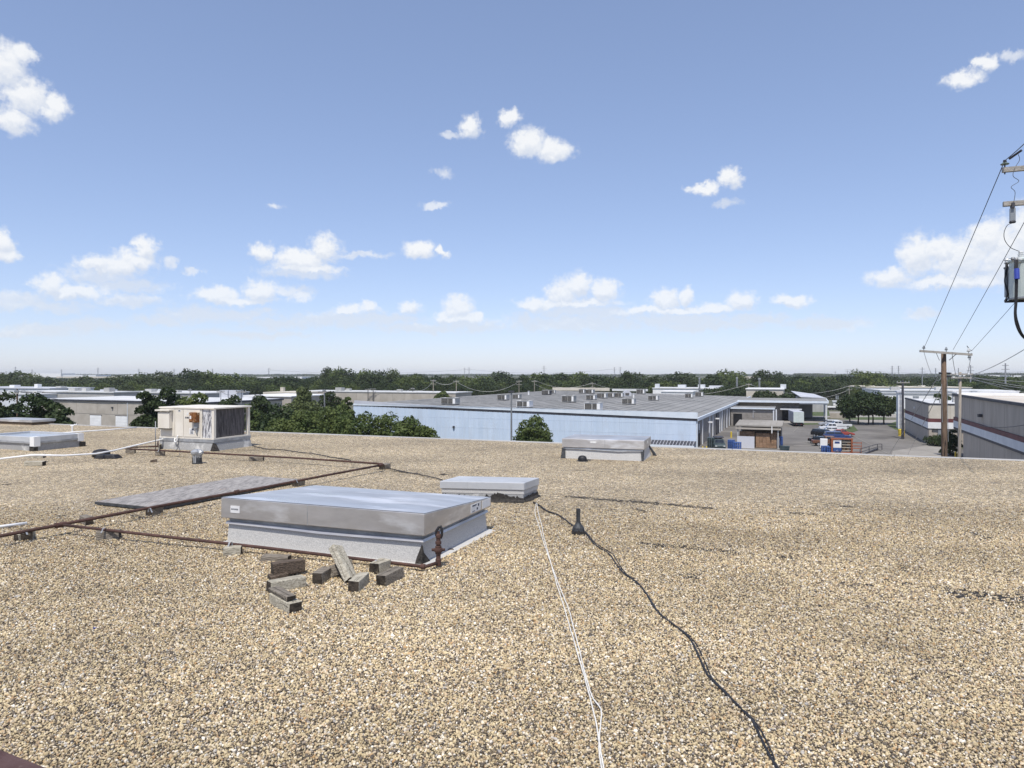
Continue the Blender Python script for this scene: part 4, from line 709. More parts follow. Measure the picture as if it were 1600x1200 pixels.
for k in range(5):
    ico = ng.nodes.new('GeometryNodeMeshIcoSphere'); ico.inputs['Radius'].default_value = 1; ico.inputs['Subdivisions'].default_value = 2
    spn = ng.nodes.new('GeometryNodeSetPosition'); pn = ng.nodes.new('GeometryNodeInputPosition'); no = ng.nodes.new('ShaderNodeTexNoise'); no.noise_dimensions = '4D'; no.inputs['W'].default_value = k * 3.7; no.inputs['Scale'].default_value = .75; no.inputs['Detail'].default_value = 2
    ng.links.new(pn.outputs[0], no.inputs['Vector']); sb_ = ng.nodes.new('ShaderNodeVectorMath'); sb_.operation = 'SUBTRACT'; sb_.inputs[1].default_value = (.5, .5, .5); ng.links.new(no.outputs['Color'], sb_.inputs[0])
    ml = ng.nodes.new('ShaderNodeVectorMath'); ml.operation = 'SCALE'; ml.inputs['Scale'].default_value = 1.5; ng.links.new(sb_.outputs[0], ml.inputs[0]); ng.links.new(ml.outputs[0], spn.inputs['Offset']); ng.links.new(ico.outputs['Mesh'], spn.inputs['Geometry']); ng.links.new(spn.outputs[0], g2i.inputs[0])
ng.links.new(gi.outputs[0], iop.inputs['Points']); ng.links.new(g2i.outputs[0], iop.inputs['Instance']); iop.inputs['Pick Instance'].default_value = True
ri = ng.nodes.new('FunctionNodeRandomValue'); ri.data_type = 'INT'
ri.inputs[4].default_value = 0; ri.inputs[5].default_value = 4; ng.links.new(ri.outputs[2], iop.inputs['Instance Index'])
def nattr(n):
    a = ng.nodes.new('GeometryNodeInputNamedAttribute'); a.data_type = 'FLOAT_VECTOR'; a.inputs[0].default_value = n; return a.outputs[0]
ng.links.new(nattr('rot'), iop.inputs['Rotation']); ng.links.new(nattr('size'), iop.inputs['Scale'])
ng.links.new(iop.outputs[0], sm.inputs[0]); ng.links.new(sm.outputs[0], gout.inputs[0])
go.modifiers.new('gravel', 'NODES').node_group = ng
# ================================================================== BUILDINGS
def hit(px, py, p0, n):                     # ray through a pixel against a plane
    d = Vector(((px - 800) / F, 1, -(py - HY) / F)); o = Vector((0, 0, EZ)); return o + d * ((p0 - o).dot(n) / d.dot(n))
def lbox(b, C, u, v, a0, a1, b0, b1, z0, z1, z0b=None, z1r=None):
    """box in building axes: a along u, b along v, z in world heights; z1r: height at the a1 end"""
    q = lambda a, c, z: C + u * a + v * c + Z * (z - C.z)
    zr = z1 if z1r is None else z1r
    return b.prism([q(a0, b0, z0), q(a1, b0, z0), q(a1, b1, z0), q(a0, b1, z0)], [q(a0, b0, z1), q(a1, b0, zr), q(a1, b1, zr), q(a0, b1, z1)])
def part(root, name, mat, C, u, v, *a, parent=None, **k):
    b = MB(); lbox(b, C, u, v, *a, **k); return b.build(name, mat, parent or root, root['_o'] if parent is None else parent['_o'])
# --- pale blue warehouse
WC = Vector((31.9, 123, GZ)); LU, LV = 70.8, 128.0; zr, zl = -6.4, -4.9
bw = thing('warehouse', 'wide pale blue metal sided warehouse with a big grey low pitched roof', 'warehouse', WC)
part(bw, 'wall', 'greywall', WC, U, V, -LU, -.25, .2, LV, GZ, zl - .35, z1r=zr - .3)
npan = 68; pm = {}
for i in range(npan):                                   # ribbed metal panels
    a0 = -LU + LU * i / npan; a1 = a0 + LU / npan - .02; t0 = zl + (zr - zl) * (i / npan); t1 = zl + (zr - zl) * ((i + 1) / npan)
    b = MB(); w_ = a1 - a0; pr = [(0, 0), (.30, 0), (.31, -.06), (.37, -.06), (.38, 0), (.64, 0), (.65, -.06), (.71, -.06), (.72, 0), (1, 0), (1, .16), (0, .16)]
    ring = [WC + U * (a0 + f * w_) + V * d for f, d in pr]; b.prism(ring, [at(p, t0 - .32 + (t1 - t0) * f) for p, (f, d) in zip(ring, pr)])
    b.build('wall_panel', 'siding', bw)
for h in (2.3, 4.2): part(bw, 'lap_joint', 'sidingtrim', WC, U, V, -LU, 0, -.045, -.035, GZ + h, GZ + h + .025)
b = MB(); lbox(b, WC, U, V, -LU - .3, .25, -.12, .04, zl - .30, zl + .10, z1r=zr + .10)
b.f = b.f; b.build('eave_trim', 'sidingtrim', bw)
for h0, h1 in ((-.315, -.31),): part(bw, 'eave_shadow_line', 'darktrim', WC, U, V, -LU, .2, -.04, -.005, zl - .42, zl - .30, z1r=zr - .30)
b = MB(); q = lambda a, c, z: WC + U * a + V * c + Z * (z - WC.z)
zz = lambda a: zr + (zl - zr) * (-a / LU)
b.prism([q(-LU, .2, zl - .3), q(.2, .2, zr - .3), q(.2, LV, zr - .3), q(-LU, LV, zl - .3)], [q(-LU, .2, zl), q(.2, .2, zr), q(.2, LV, zr), q(-LU, LV, zl)]); rf = b.build('roof', 'roofgrey', bw)
for k in range(1, 30):                                  # ribs and laps of the roof sheets
    a = -LU * k / 30
    b = MB(); b.prism([q(a - .04, .3, zz(a) - .01), q(a + .04, .3, zz(a) - .01), q(a + .04, LV - .2, zz(a) - .01), q(a - .04, LV - .2, zz(a) - .01)], [q(a - .04, .3, zz(a) + .06), q(a + .04, .3, zz(a) + .06), q(a + .04, LV - .2, zz(a) + .06), q(a - .04, LV - .2, zz(a) + .06)])
    b.build('roof_seam', 'seam', bw, bw['_o'])
for c in (22, 47, 76, 104):
    b = MB(); rr = random.Random(c); a = -LU
    while a < -14:
        w = rr.uniform(2, 9); b.prism([q(a, c, zz(a) - .01), q(a + w, c, zz(a + w) - .01), q(a + w, c + .35, zz(a + w) - .01), q(a, c + .35, zz(a) - .01)], [q(a, c, zz(a) + .05), q(a + w, c, zz(a + w) + .05), q(a + w, c + .35, zz(a + w) + .05), q(a, c + .35, zz(a) + .05)]); a += w + rr.uniform(.3, 3)
    o = b.build('roof_lap', 'seam', bw, bw['_o']); o['kind'] = 'stuff'
b = MB(); b.prism([q(.0, .2, zr - .34), q(.28, .2, zr - .34), q(.28, LV, zr - .34), q(.0, LV, zr - .34)], [q(.0, .2, zr + .2), q(.28, .2, zr + .2), q(.28, LV, zr + .2), q(.0, LV, zr + .2)]); b.build('gutter', 'sidingtrim', bw)
b = MB(); b.prism([q(-LU, .25, zl), q(-30, .25, zz(-30)), q(-30, .55, zz(-30)), q(-LU, .55, zl)], [q(-LU, .25, zl + .72), q(-30, .25, zz(-30) + .03), q(-30, .55, zz(-30) + .03), q(-LU, .55, zl + .72)]); b.build('parapet', 'lilacroof', bw)
part(bw, 'parapet', 'sandwall', WC, U, V, -LU, -LU + 22, LV - .6, LV, zl + .01, zl + 1.1); part(bw, 'parapet', 'whiteroof', WC, U, V, -LU + 23, -LU + 36, LV - .6, LV, zl + .01, zl + .8)
# side wall: block panels between pilasters, door, downpipes, lamps
part(bw, 'side_wall', 'block', WC, U, V, -.24, -.02, .21, LV, GZ, zr - .36)
for c, w, m in ((.0, .5, 'sidingtrim'), (7, .45, 'palegrey'), (17, .9, 'palegrey'), (22.5, .5, 'palegrey'), (29, 4.5, 'darktrim'), (35, .5, 'palegrey'), (39, 1.2, 'palegrey'), (44, 1.1, 'greywall'), (50, .8, 'palegrey'), (56, .5, 'palegrey'), (72, .6, 'palegrey'), (85, 5, 'palegrey'), (105, .6, 'palegrey')):
    part(bw, 'pilaster', m, WC, U, V, -.01, .18, c + .22, c + .22 + w, GZ, zr - .37)
part(bw, 'side_door', 'dark', WC, U, V, -.015, .05, 2.6, 4.6, GZ, GZ + 2.3); part(bw, 'side_window', 'palegrey', WC, U, V, -.015, .06, 2.8, 4.2, GZ + 2.9, GZ + 4.0)
for c in (15.5, 27): part(bw, 'wall_lamp', 'white', WC, U, V, -.0, .9, c, c + .5, zr - 1.6, zr - 1.35)
b = MB(); c = q(-47, -.12, -9.1 + 0); b.lathe([(.22, -.22), (.22, .22)], 10, c); b.build('wall_lamp', 'darktrim', bw)
# --- rooftop units of the warehouse (pixel box: left, right, top, base)
RN = (U * (zl - zr) / LU + Z).normalized()
UNITS = [(687, 713, 621.5, 632.6, 'unit', 'leftmost air unit on the warehouse roof, standing alone'), (776, 792, 616.5, 625.6, 'unit', 'air unit on the warehouse roof just left of the light pole'), (800, 812, 616, 623, 'unit', 'small air unit on the warehouse roof just right of the light pole'),
 (806, 828, 626, 637, 'white', 'white sided air unit near the front eave by the light pole'), (846, 859, 609.5, 617, 'darktrim', 'dark air unit at the back of the warehouse roof'), (860, 867, 609.3, 615, 'unit', 'small pale box right beside the dark rear air unit'),
 (877, 897, 618, 629, 'unit', 'big grey air unit on the middle of the warehouse roof with a side box'), (904, 913, 608, 615, 'unit', 'left one of the touching pair of air units at the rear'), (914, 927, 608.5, 615, 'unit', 'right one of the touching pair of air units at the rear'),
 (915, 930, 617, 625, 'unit', 'grey air unit directly behind the large white ended front one'), (912, 938, 629, 642, 'white', 'largest white ended air unit close to the front eave'), (932, 947, 614, 622.5, 'unit', 'air unit left of a twin in the middle row'), (948, 959, 614, 621, 'unit', 'air unit right of its twin in the middle row'),
 (960, 973, 613.8, 621, 'unit', 'pale ended air unit just left of the curved hood'), (994, 1007, 608, 616, 'unit', 'air unit at the rear right of the curved hood'), (971, 991, 622.5, 632.3, 'unit', 'wide grey air unit standing before the curved hood'),
 (1012, 1028, 618, 626, 'unit', 'air unit alone on the right half of the warehouse roof'), (1070, 1082, 615, 622, 'unit', 'left one of two boxy units by the white building at the back'), (1086, 1098, 612.5, 620, 'unit', 'right one of two boxy units by the white building at the back')]
proto = {}
def make_unit(mat):
    r = thing('rooftop_unit', '', 'air unit', (0, 0, 0), 0, None, True)
    local_box(r, 'curb', 'darktrim', -.48, .48, .04, .92, -.35, .10)
    local_box(r, 'cabinet', mat, -.5, .5, 0, .96, .101, 1)
    for x0, x1 in ((-.46, -.02), (.02, .30)): local_box(r, 'grille', 'grille', x0, x1, -.03, -.002, .2, .93)
    local_box(r, 'access_panel', 'white' if mat != 'darktrim' else 'unit', .34, .48, -.02, -.002, .2, .93)
    local_box(r, 'top_panel', 'unit', -.53, .53, -.03, .99, 1.002, 1.05)
    b = MB(); b.lathe([(.3, 1.052), (.28, 1.10)], 12, (0, .48, 0)); b.build('fan_guard', 'grille', r, (0, 0, 0))
    return r
for i, (x0, x1, y0, y1, mt, lab) in enumerate(UNITS):
    p = hit((x0 + x1) / 2, y1, Vector((WC.x, WC.y, zr)), RN); D = p.y; w = (x1 - x0) * D / F * .97; h = (y1 - y0) * D / F * .95
    if mt not in proto: proto[mt] = r = make_unit(mt)
    else: r = copy_tree(proto[mt])
    r.location = p; r.rotation_euler = (0, 0, -R(22.5)); r.scale = (w, min(w, 2.6) * .9, h); r['label'] = lab; r['group'] = 'air units on the warehouse roof'
c = hit(980, 619, Vector((WC.x, WC.y, zr)), RN); t = thing('exhaust_hood', 'pale curved exhaust hood at the back of the warehouse roof', 'exhaust hood', c); s = c.y / F
b = MB(); n = 9; pr = [(-6.5 * s + 13 * s * i / n, 2.2 * s + 7 * s * math.sin(math.pi * (.12 + .76 * i / n))) for i in range(n + 1)]
b.add([(c.x + x, c.y, c.z + z) for x, z in pr] + [(c.x + x, c.y + 1.6, c.z + z) for x, z in pr] + [(c.x - 6.5 * s, c.y, c.z), (c.x + 6.5 * s, c.y, c.z), (c.x - 6.5 * s, c.y + 1.6, c.z), (c.x + 6.5 * s, c.y + 1.6, c.z)],
      [(i, i + 1, n + 2 + i, n + 1 + i) for i in range(n)] + [tuple([2 * n + 2] + [2 * n + 3] + list(range(n, -1, -1)))]); b.build('hood', 'lilacroof', t)
b = MB(); b.box(c.x - 3 * s, c.x + 3 * s, c.y - .12, c.y - .02, c.z + 1.5 * s, c.z + 5 * s); b.build('louvre', 'grille', t)
for px, py, hpx, l in ((826, 617, 5.5, 'thin white vent pipe at the rear left of the roof'), (990, 621.5, 6, 'thin white vent pipe right behind the wide grey air unit'), (692, 642, 0, '')):
    if not l: continue
    c = hit(px, py, Vector((WC.x, WC.y, zr)), RN); t = thing('vent_pipe', l, 'vent', c); b = MB(); r = .25; b.lathe([(r, -.1), (r, hpx * c.y / F)], 10, c); b.build('pipe', 'white', t); b = MB(); b.lathe([(r * 1.4, hpx * c.y / F), (r * 1.2, hpx * c.y / F + .15)], 10, c); b.build('rain_cap', 'galvdull', t)
c = hit(952, 643.5, Vector((WC.x, WC.y, zr)), RN); b = MB(); b.rbox(c + Z * .1, U, V, Z, 2.6, .5, .15, .08); tag(b.build('roof_debris', 'white', None, c), 'flat white scrap lying near the front eave of the warehouse roof', 'scrap')
# lean-to with dark ribs at the foot of the blue wall
c = hit(1088, 700, WC, V); a1 = (c - WC).dot(U); t = thing('lean_to', 'low dark slatted lean-to roof at the foot of the blue wall', 'lean-to', at(c, GZ)); w = 8.5
qq = lambda a, d, z: WC + U * a + V * d + Z * z
b = MB(); b.prism([qq(a1 - w, -2.4, .45), qq(a1, -2.4, .45), qq(a1, -.1, 1.1), qq(a1 - w, -.1, 1.1)], [qq(a1 - w, -2.4, .55), qq(a1, -2.4, .55), qq(a1, -.1, 1.2), qq(a1 - w, -.1, 1.2)]); b.build('roof_sheet', 'darktrim', t)
for i in range(15):
    a = a1 - w + .3 + (w - .6) * i / 14; b = MB(); b.prism([qq(a - .03, -2.38, .56), qq(a + .03, -2.38, .56), qq(a + .03, -.14, 1.21), qq(a - .03, -.14, 1.21)], [qq(a - .03, -2.38, .66), qq(a + .03, -2.38, .66), qq(a + .03, -.14, 1.31), qq(a - .03, -.14, 1.31)]); b.build('slat', 'lilacroof', t)
b = MB(); lbox(b, WC, U, V, a1 - w, a1, -2.5, -2.405, GZ + .35, GZ + .62); b.build('fascia', 'sidingtrim', t)
for a in (a1 - w + .1, a1 - .2): part(t, 'post', 'steelpole', WC, U, V, a, a + .1, -2.3, -2.2, GZ, GZ + .45)
# --- block annex with white eave
KC = WC + V * 57.5
kb = thing('annex', 'grey brown block annex with a white eave, projecting beside the blue warehouse', 'building', KC)
part(kb, 'wall', 'block', KC, U, V, .3, 10.1, 0, 9, GZ, -7.2); part(kb, 'roof', 'roofgrey', KC, U, V, .32, 10.5, -.29, 9.2, -7.19, -6.9); part(kb, 'eave_trim', 'sidingtrim', KC, U, V, .31, 10.6, -.5, -.3, -7.19, -6.86)
for i in range(8): part(kb, 'block_course', 'block', KC, U, V, .3, 10.1, -.03, -.002, GZ + .15 + .52 * i, GZ + .15 + .52 * i + .48)
part(kb, 'door_opening', 'dark', KC, U, V, .9, 3.0, -.045, -.031, GZ, GZ + 3.0)
for a in (10.15, 10.75): part(kb, 'downpipe', 'palegrey', KC, U, V, a, a + .3, -.35, -.05, GZ, -7.2)
b = MB(); p = KC + U * 5.6 + V * -.2; b.tube([at(p, -7.3), at(p, -9.2)], .05, 6); b.tube([at(p, -8.0), at(p + U * .5 - V * .8, -7.7)], .05, 6); b.build('lamp_bracket', 'palegrey', kb)
# --- long annex with drive-through canopy
LC = WC + V * 130 * .62 + U * .3
lc = thing('canopy_building', 'block building with a white eave and an open drive-through canopy at its right end', 'building', LC)
part(lc, 'wall', 'block', LC, U, V, 0, 15.5, 2, 22, GZ, -6.3); part(lc, 'canopy_roof', 'roofgrey', LC, U, V, -.2, 22.6, -.99, 22, -6.29, -5.9); part(lc, 'eave_trim', 'sidingtrim', LC, U, V, -.25, 22.7, -1.2, -1.0, -6.4, -5.85); part(lc, 'eave_trim', 'sidingtrim', LC, U, V, 22.601, 22.8, -.99, 22, -6.4, -5.85)
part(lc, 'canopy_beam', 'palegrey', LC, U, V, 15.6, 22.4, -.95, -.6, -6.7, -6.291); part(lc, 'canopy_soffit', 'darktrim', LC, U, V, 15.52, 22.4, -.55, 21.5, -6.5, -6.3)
for a, c in ((22.0, -.95), (22.0, 21)): part(lc, 'post', 'palegrey', LC, U, V, a, a + .4, c, c + .4, GZ, -6.71)
part(lc, 'rear_wall', 'greywall', LC, U, V, 15.6, 19, 19, 22, GZ, -6.51)
part(lc, 'porch_roof', 'palegrey', LC, U, V, 10.8, 16.2, -1.5, 1.9, -8.3, -8.0); part(lc, 'porch_opening', 'dark', LC, U, V, 11.2, 15.4, 1.4, 1.98, GZ, -8.32); part(lc, 'porch_post', 'block', LC, U, V, 14.2, 14.9, -1.3, -.7, GZ, -8.3)
for i in range(9): part(lc, 'block_course', 'block', LC, U, V, 0, 10.7, 1.96, 1.998, GZ + .1 + .6 * i, GZ + .1 + .6 * i + .55)
# trailer parked under the canopy
tc_ = G(1248, 666.6); tr = thing('box_trailer', 'pale box trailer backed under the canopy, its rear doors facing this way', 'trailer', tc_, -R(14), None, True)
local_box(tr, 'body', 'lilacroof', -1.2, 1.2, 0.03, 9, .95, 3.6)
for x0, x1 in ((-1.18, -.02), (.02, 1.18)): local_box(tr, 'rear_door', 'tankpale', x0, x1, -.04, .025, 1.0, 3.55)
local_box(tr, 'bumper', 'dark', -1.2, 1.2, -.1, .1, .45, .75); local_box(tr, 'undercarriage', 'dark', -.9, .9, .2, 8, .5, .94)
for x in (-1.05, .75):
    for y in (.6, 1.9): b = MB(); b.tube([(x, y, .45), (x + .3, y, .45)], .45, 12); b.build('wheel', 'rubber', tr, (0, 0, 0))
for x in (-.6, .5): local_box(tr, 'tail_lamp', 'redpaint', x, x + .18, -.12, -.101, .52, .62)
# --- open shed with cartons, in front of the annex
SC = G(1152, 699)
sh = thing('open_shed', 'open sided shed with a flat pale roof over stacks of brown cartons', 'shed', SC)
sr = lambda a, d, z: SC + U * a + V * d + Z * z
b = MB(); b.prism([sr(-.3, -.6, 3.75), sr(7.4, -.6, 3.75), sr(7.4, 8.0, 4.15), sr(-.3, 8.0, 4.15)], [sr(-.3, -.6, 3.97), sr(7.4, -.6, 3.97), sr(7.4, 8.0, 4.37), sr(-.3, 8.0, 4.37)]); b.build('roof', 'paleconc', sh)
for i in range(9): b = MB(); a = -.2 + i * .93; b.prism([sr(a, -.55, 3.96), sr(a + .08, -.55, 3.96), sr(a + .08, 7.9, 4.36), sr(a, 7.9, 4.36)], [sr(a, -.55, 4.0), sr(a + .08, -.55, 4.0), sr(a + .08, 7.9, 4.4), sr(a, 7.9, 4.4)]); b.build('roof_seam', 'paleconc', sh)
part(sh, 'front_beam', 'tan', SC, U, V, -.25, 7.2, -.55, -.40, GZ + 3.25, GZ + 3.55)
for a, d in ((0, -.3), (6.6, -.3), (0, 7.3), (6.9, 7.3)): part(sh, 'post', 'greywall', SC, U, V, a, a + .22, d, d + .22, GZ, GZ + 3.76)
part(sh, 'gutter_pipe', 'white', SC, U, V, 5.65, 5.8, -.7, -.56, GZ + 2.7, GZ + 3.9)
part(sh, 'back_wall', 'wooddark', SC, U, V, .2, 6.9, 7.55, 7.7, GZ, GZ + 3.7)
b = MB(); b.prism([sr(.05, -1.0, 0), sr(2.9, -1.0, 0), sr(2.9, -.92, 0), sr(.05, -.92, 0)], [sr(.05, -.75, 2.05), sr(2.9, -.75, 2.05), sr(2.9, -.68, 2.05), sr(.05, -.68, 2.05)]); tag(b.build('metal_sheet', 'lilacroof', None, SC), 'large grey sheet leaning before the left cartons of the open shed', 'sheet')
def cartons(a0, d0, nx, nz, w, h, z0, lab, ny=2):
    o = SC + U * a0 + V * d0 + Z * z0; t = thing('carton_stack', lab, 'carton stack', o, -R(22.5), 'carton stacks in the open shed', True)
    local_box(t, 'pallet', 'wooddark', 0, nx * w, 0, ny * w, 0, .12); rr = random.Random(nx * nz)
    for k in range(nz):
        for i in range(nx):
            for j in range(ny):
                if j and k < nz - 1: continue
                e = rr.uniform(0, .03); b = MB(); b.box(i * w + .008, (i + 1) * w - .012, j * w + e, (j + 1) * w - .02 + e, .125 + k * h, .125 + (k + 1) * h - .012); b.build('carton', 'carton', t, (0, 0, 0))
cartons(.35, .2, 5, 6, .50, .45, .0, 'carton stack at the left of the open shed, behind the leaning sheet'); cartons(3.05, .1, 4, 6, .58, .41, .0, 'tallest broad carton stack in the middle of the open shed'); cartons(5.45, .3, 2, 3, .5, .40, 1.5, 'carton stack up high at the right end of the open shed'); cartons(5.35, -.2, 2, 2, .55, .42, .0, 'low carton stack at the right foot of the open shed'); cartons(5.4, .3, 2, 3, .52, .44, .12, 'carton stack behind the low one at the right of the open shed')
# pallets, bins and other yard things
def pallets(px, py, w, d, n, h, mat, lab, grp, yaw=22.5):
    o = G(px, py); t = thing('pallet_stack', lab, 'pallet stack', o, -R(yaw), grp, True)
    for k in range(n):
        z = k * h; pr = []
        for i in range(4): x0 = w * i / 3 * .90; pr += [(x0, z + h * .55), (x0, z), (x0 + w * .10, z), (x0 + w * .10, z + h * .55)]
        pr = pr[1:-1] + [(w, z + h * .92), (0, z + h * .92)]; n_ = len(pr); b = MB(); b.add([(x, 0, zz_) for x, zz_ in pr] + [(x, d, zz_) for x, zz_ in pr], [tuple(range(n_)), tuple(range(2 * n_ - 1, n_ - 1, -1))] + [(i, n_ + i, n_ + (i + 1) % n_, (i + 1) % n_) for i in range(n_)])
        b.build('pallet', mat, t, (0, 0, 0))
g = 'plastic pallet stacks by the annex'
pallets(1137, 702, 1.1, 1.1, 8, .20, 'bluecrate', 'tall blue pallet stack nearest the yellow bollard', g); pallets(1145.5, 704, 1.25, 1.0, 6, .235, 'bluecrate', 'lower front blue pallet stack against the shed post', g)
pallets(1105, 702, 1.15, 1.1, 9, .22, 'greencrate', 'dark green pallet stack beside the blue wall corner', g)
tag(pallets and MB().lathe([(.45, 0), (.47, .5), (.45, 1.1), (.47, 1.6), (.40, 1.72)], 14, G(1219, 697)).build('drum', 'bluecrate', None, G(1219, 697), smooth=True), 'dark blue drum right of the open shed', 'drum')
c = G(1214, 697); b = MB(); b.rbox(c + Z * .85, U, V, Z, .9, .9, 1.5, .12); tag(b.build('wrapped_bale', 'lilacroof', None, c, bevel=.12), 'pale wrapped bundle between the shed post and the blue drum', 'bundle')
c = G(1222, 704); t = thing('skip', 'small dark grey metal skip right of the open shed', 'skip', c, -R(22.5), None, True); b = MB(); b.prism([(-.3, 0, .1), (1.1, 0, .1), (1.1, .8, .1), (-.3, .8, .1)], [(-.4, -.1, .75), (1.2, -.1, .75), (1.2, .9, .75), (-.4, .9, .75)]); b.build('body', 'greencrate', t, (0, 0, 0)); local_box(t, 'skid', 'dark', -.2, 1.0, .05, .75, 0, .095)
def bollard(px, py, h, lab, mat='yellow', r=.12, grp='yellow bollards'):
    c = G(px, py); t = thing('bollard', lab, 'bollard', c, 0, grp); b = MB(); b.lathe([(r, 0), (r, h - .1), (r * .7, h - .02), (.02, h)], 10, c); b.build('post', mat, t); b = MB(); b.lathe([(r * 1.8, 0), (r * 1.8, .04)], 10, c); b.build('foot', 'paleconc', t)
bollard(1142.5, 684, 1.25, 'tall yellow bollard beside the annex door', r=.17); bollard(1098, 704, .7, 'short yellow bollard at the blue corner door, left one'); bollard(1104, 704, .75, 'short yellow bollard at the blue corner door, right one')
bollard(1493, 718, 1.2, 'yellow bollard left of its pair by the grey pole'); bollard(1497.2, 719, 1.15, 'yellow bollard right of its pair by the grey pole')
c = G(1408.5, 681.5); t = thing('fuel_tank', 'small yellow tank at the corner of the taupe building', 'tank', c, -R(22.5), None, True); b = MB(); b.lathe([(.5, .35), (.62, .42), (.62, 1.35), (.5, 1.45), (.1, 1.5)], 12); b.build('vessel', 'yellow', t, (0, 0, 0), smooth=False); b = MB(); b.lathe([(.62, 0), (.58, .345)], 12); b.build('plinth', 'yellow', t, (0, 0, 0)); b = MB(); b.tube([(.3, -.2, 1.4), (.3, -.2, 1.75)], .06, 6); b.build('filler', 'darktrim', t, (0, 0, 0))
# handrail of the ramp
h0, h1, h2 = G(1344, 712), G(1371, 703.5), G(1378, 703.5); t = thing('ramp_railing', 'dark metal railing running up the ramp in the lot', 'railing', h1)
for z in (.55, 1.05): b = MB(); b.tube([h0 + Z * z, h1 + Z * z, h2 + Z * z], .05, 6); b.build('rail', 'darktrim', t)
for p in (h0, h0.lerp(h1, .5), h1, h2): b = MB(); b.tube([p, p + Z * 1.08], .05, 6); b.build('post', 'darktrim', t)
b = MB(); d = (h1 - h0).normalized(); s = Vector((d.y, -d.x, 0)) * .15; b.prism([h0 - s, h0 + s, h1 + s, h1 - s], [h0 - s + Z * .1, h0 + s + Z * .1, h1 + s + Z * .35, h1 - s + Z * .35]); b.build('ramp_kerb', 'darktrim', t)
# orange framed stillage with panels
c = G(1299, 708.5); t = thing('stillage', 'orange framed open storage crate holding white panels beside the blue bins', 'storage crate', c, -R(16), None, True)
for x in (0, 2.95): 
    for y in (0, 1.3): local_box(t, 'post', 'orange', x, x + .22, y, y + .16, 0, 2.3)
local_box(t, 'top_beam', 'orange', -.05, 3.25, -.02, .15, 2.303, 2.5); local_box(t, 'base_beam', 'orange', .23, 2.94, .02, .14, .12, .3); local_box(t, 'top_sheet', 'carbrown', 0, 3.2, .155, 1.45, 2.33, 2.46)
p = local_box(t, 'white_panel', 'white', .3, 1.5, .1, .16, .95, 2.15); local_box(t, 'sign', 'carblue', .5, 1.25, .08, .098, 1.62, 1.95, parent=p); local_box(t, 'blue_panel', 'bluecrate', .3, 1.5, .1, .16, .32, .93)
for z in (.5, .95, 1.4, 1.85): local_box(t, 'shelf', 'sandwall', 1.6, 2.9, .1, 1.2, z, z + .06)
local_box(t, 'back_panel', 'sandwall', 1.55, 2.93, 1.2, 1.28, .3, 2.2)
for x, z in ((1.7, .57), (2.3, .57), (1.8, 1.02), (2.4, 1.47)): local_box(t, 'box', 'carton', x, x + .4, .3, .8, z, z + .32)
c = G(1331, 709.5); t = thing('barrier_fence', 'faded red slatted barrier right of the orange crate', 'barrier', c, -R(16), None, True)
for z in (.25, .85, 1.25, 1.75): local_box(t, 'slat', 'orange', 0, 1.45, 0, .05, z, z + .14)
for x in (.0, 1.4): local_box(t, 'post', 'orange', x, x + .06, .06, .12, 0, 2)
pallets(1284, 706.5, 1.2, 1.0, 6, .17, 'bluecrate', 'blue bin stack left of the orange crate', 'blue bins by the orange crate', 16); pallets(1292.5, 708, 1.0, 1.0, 6, .165, 'bluecrate', 'blue bin stack touching the orange crate', 'blue bins by the orange crate', 16)
c = G(1287, 701); b = MB(); b.rbox(c + Z * .9, U, V, Z, 1.2, .9, 1.6, .05); tag(b.build('white_chest', 'white', None, c, bevel=.05), 'white chest behind the blue bins', 'chest')
c = G(1309, 709); t = thing('hand_cart', 'small wire cart before the orange crate', 'cart', c); b = MB(); b.tube([c + Vector((-.4, 0, .35)), c + Vector((0, 0, .6)), c + Vector((.4, 0, .35))], .03, 6); b.build('frame', 'steelpole', t)
for x in (-.3, .3): b = MB(); b.tube([c + Vector((x, -.05, .2)), c + Vector((x, .05, .2))], .2, 10); b.build('wheel', 'rubber', t)
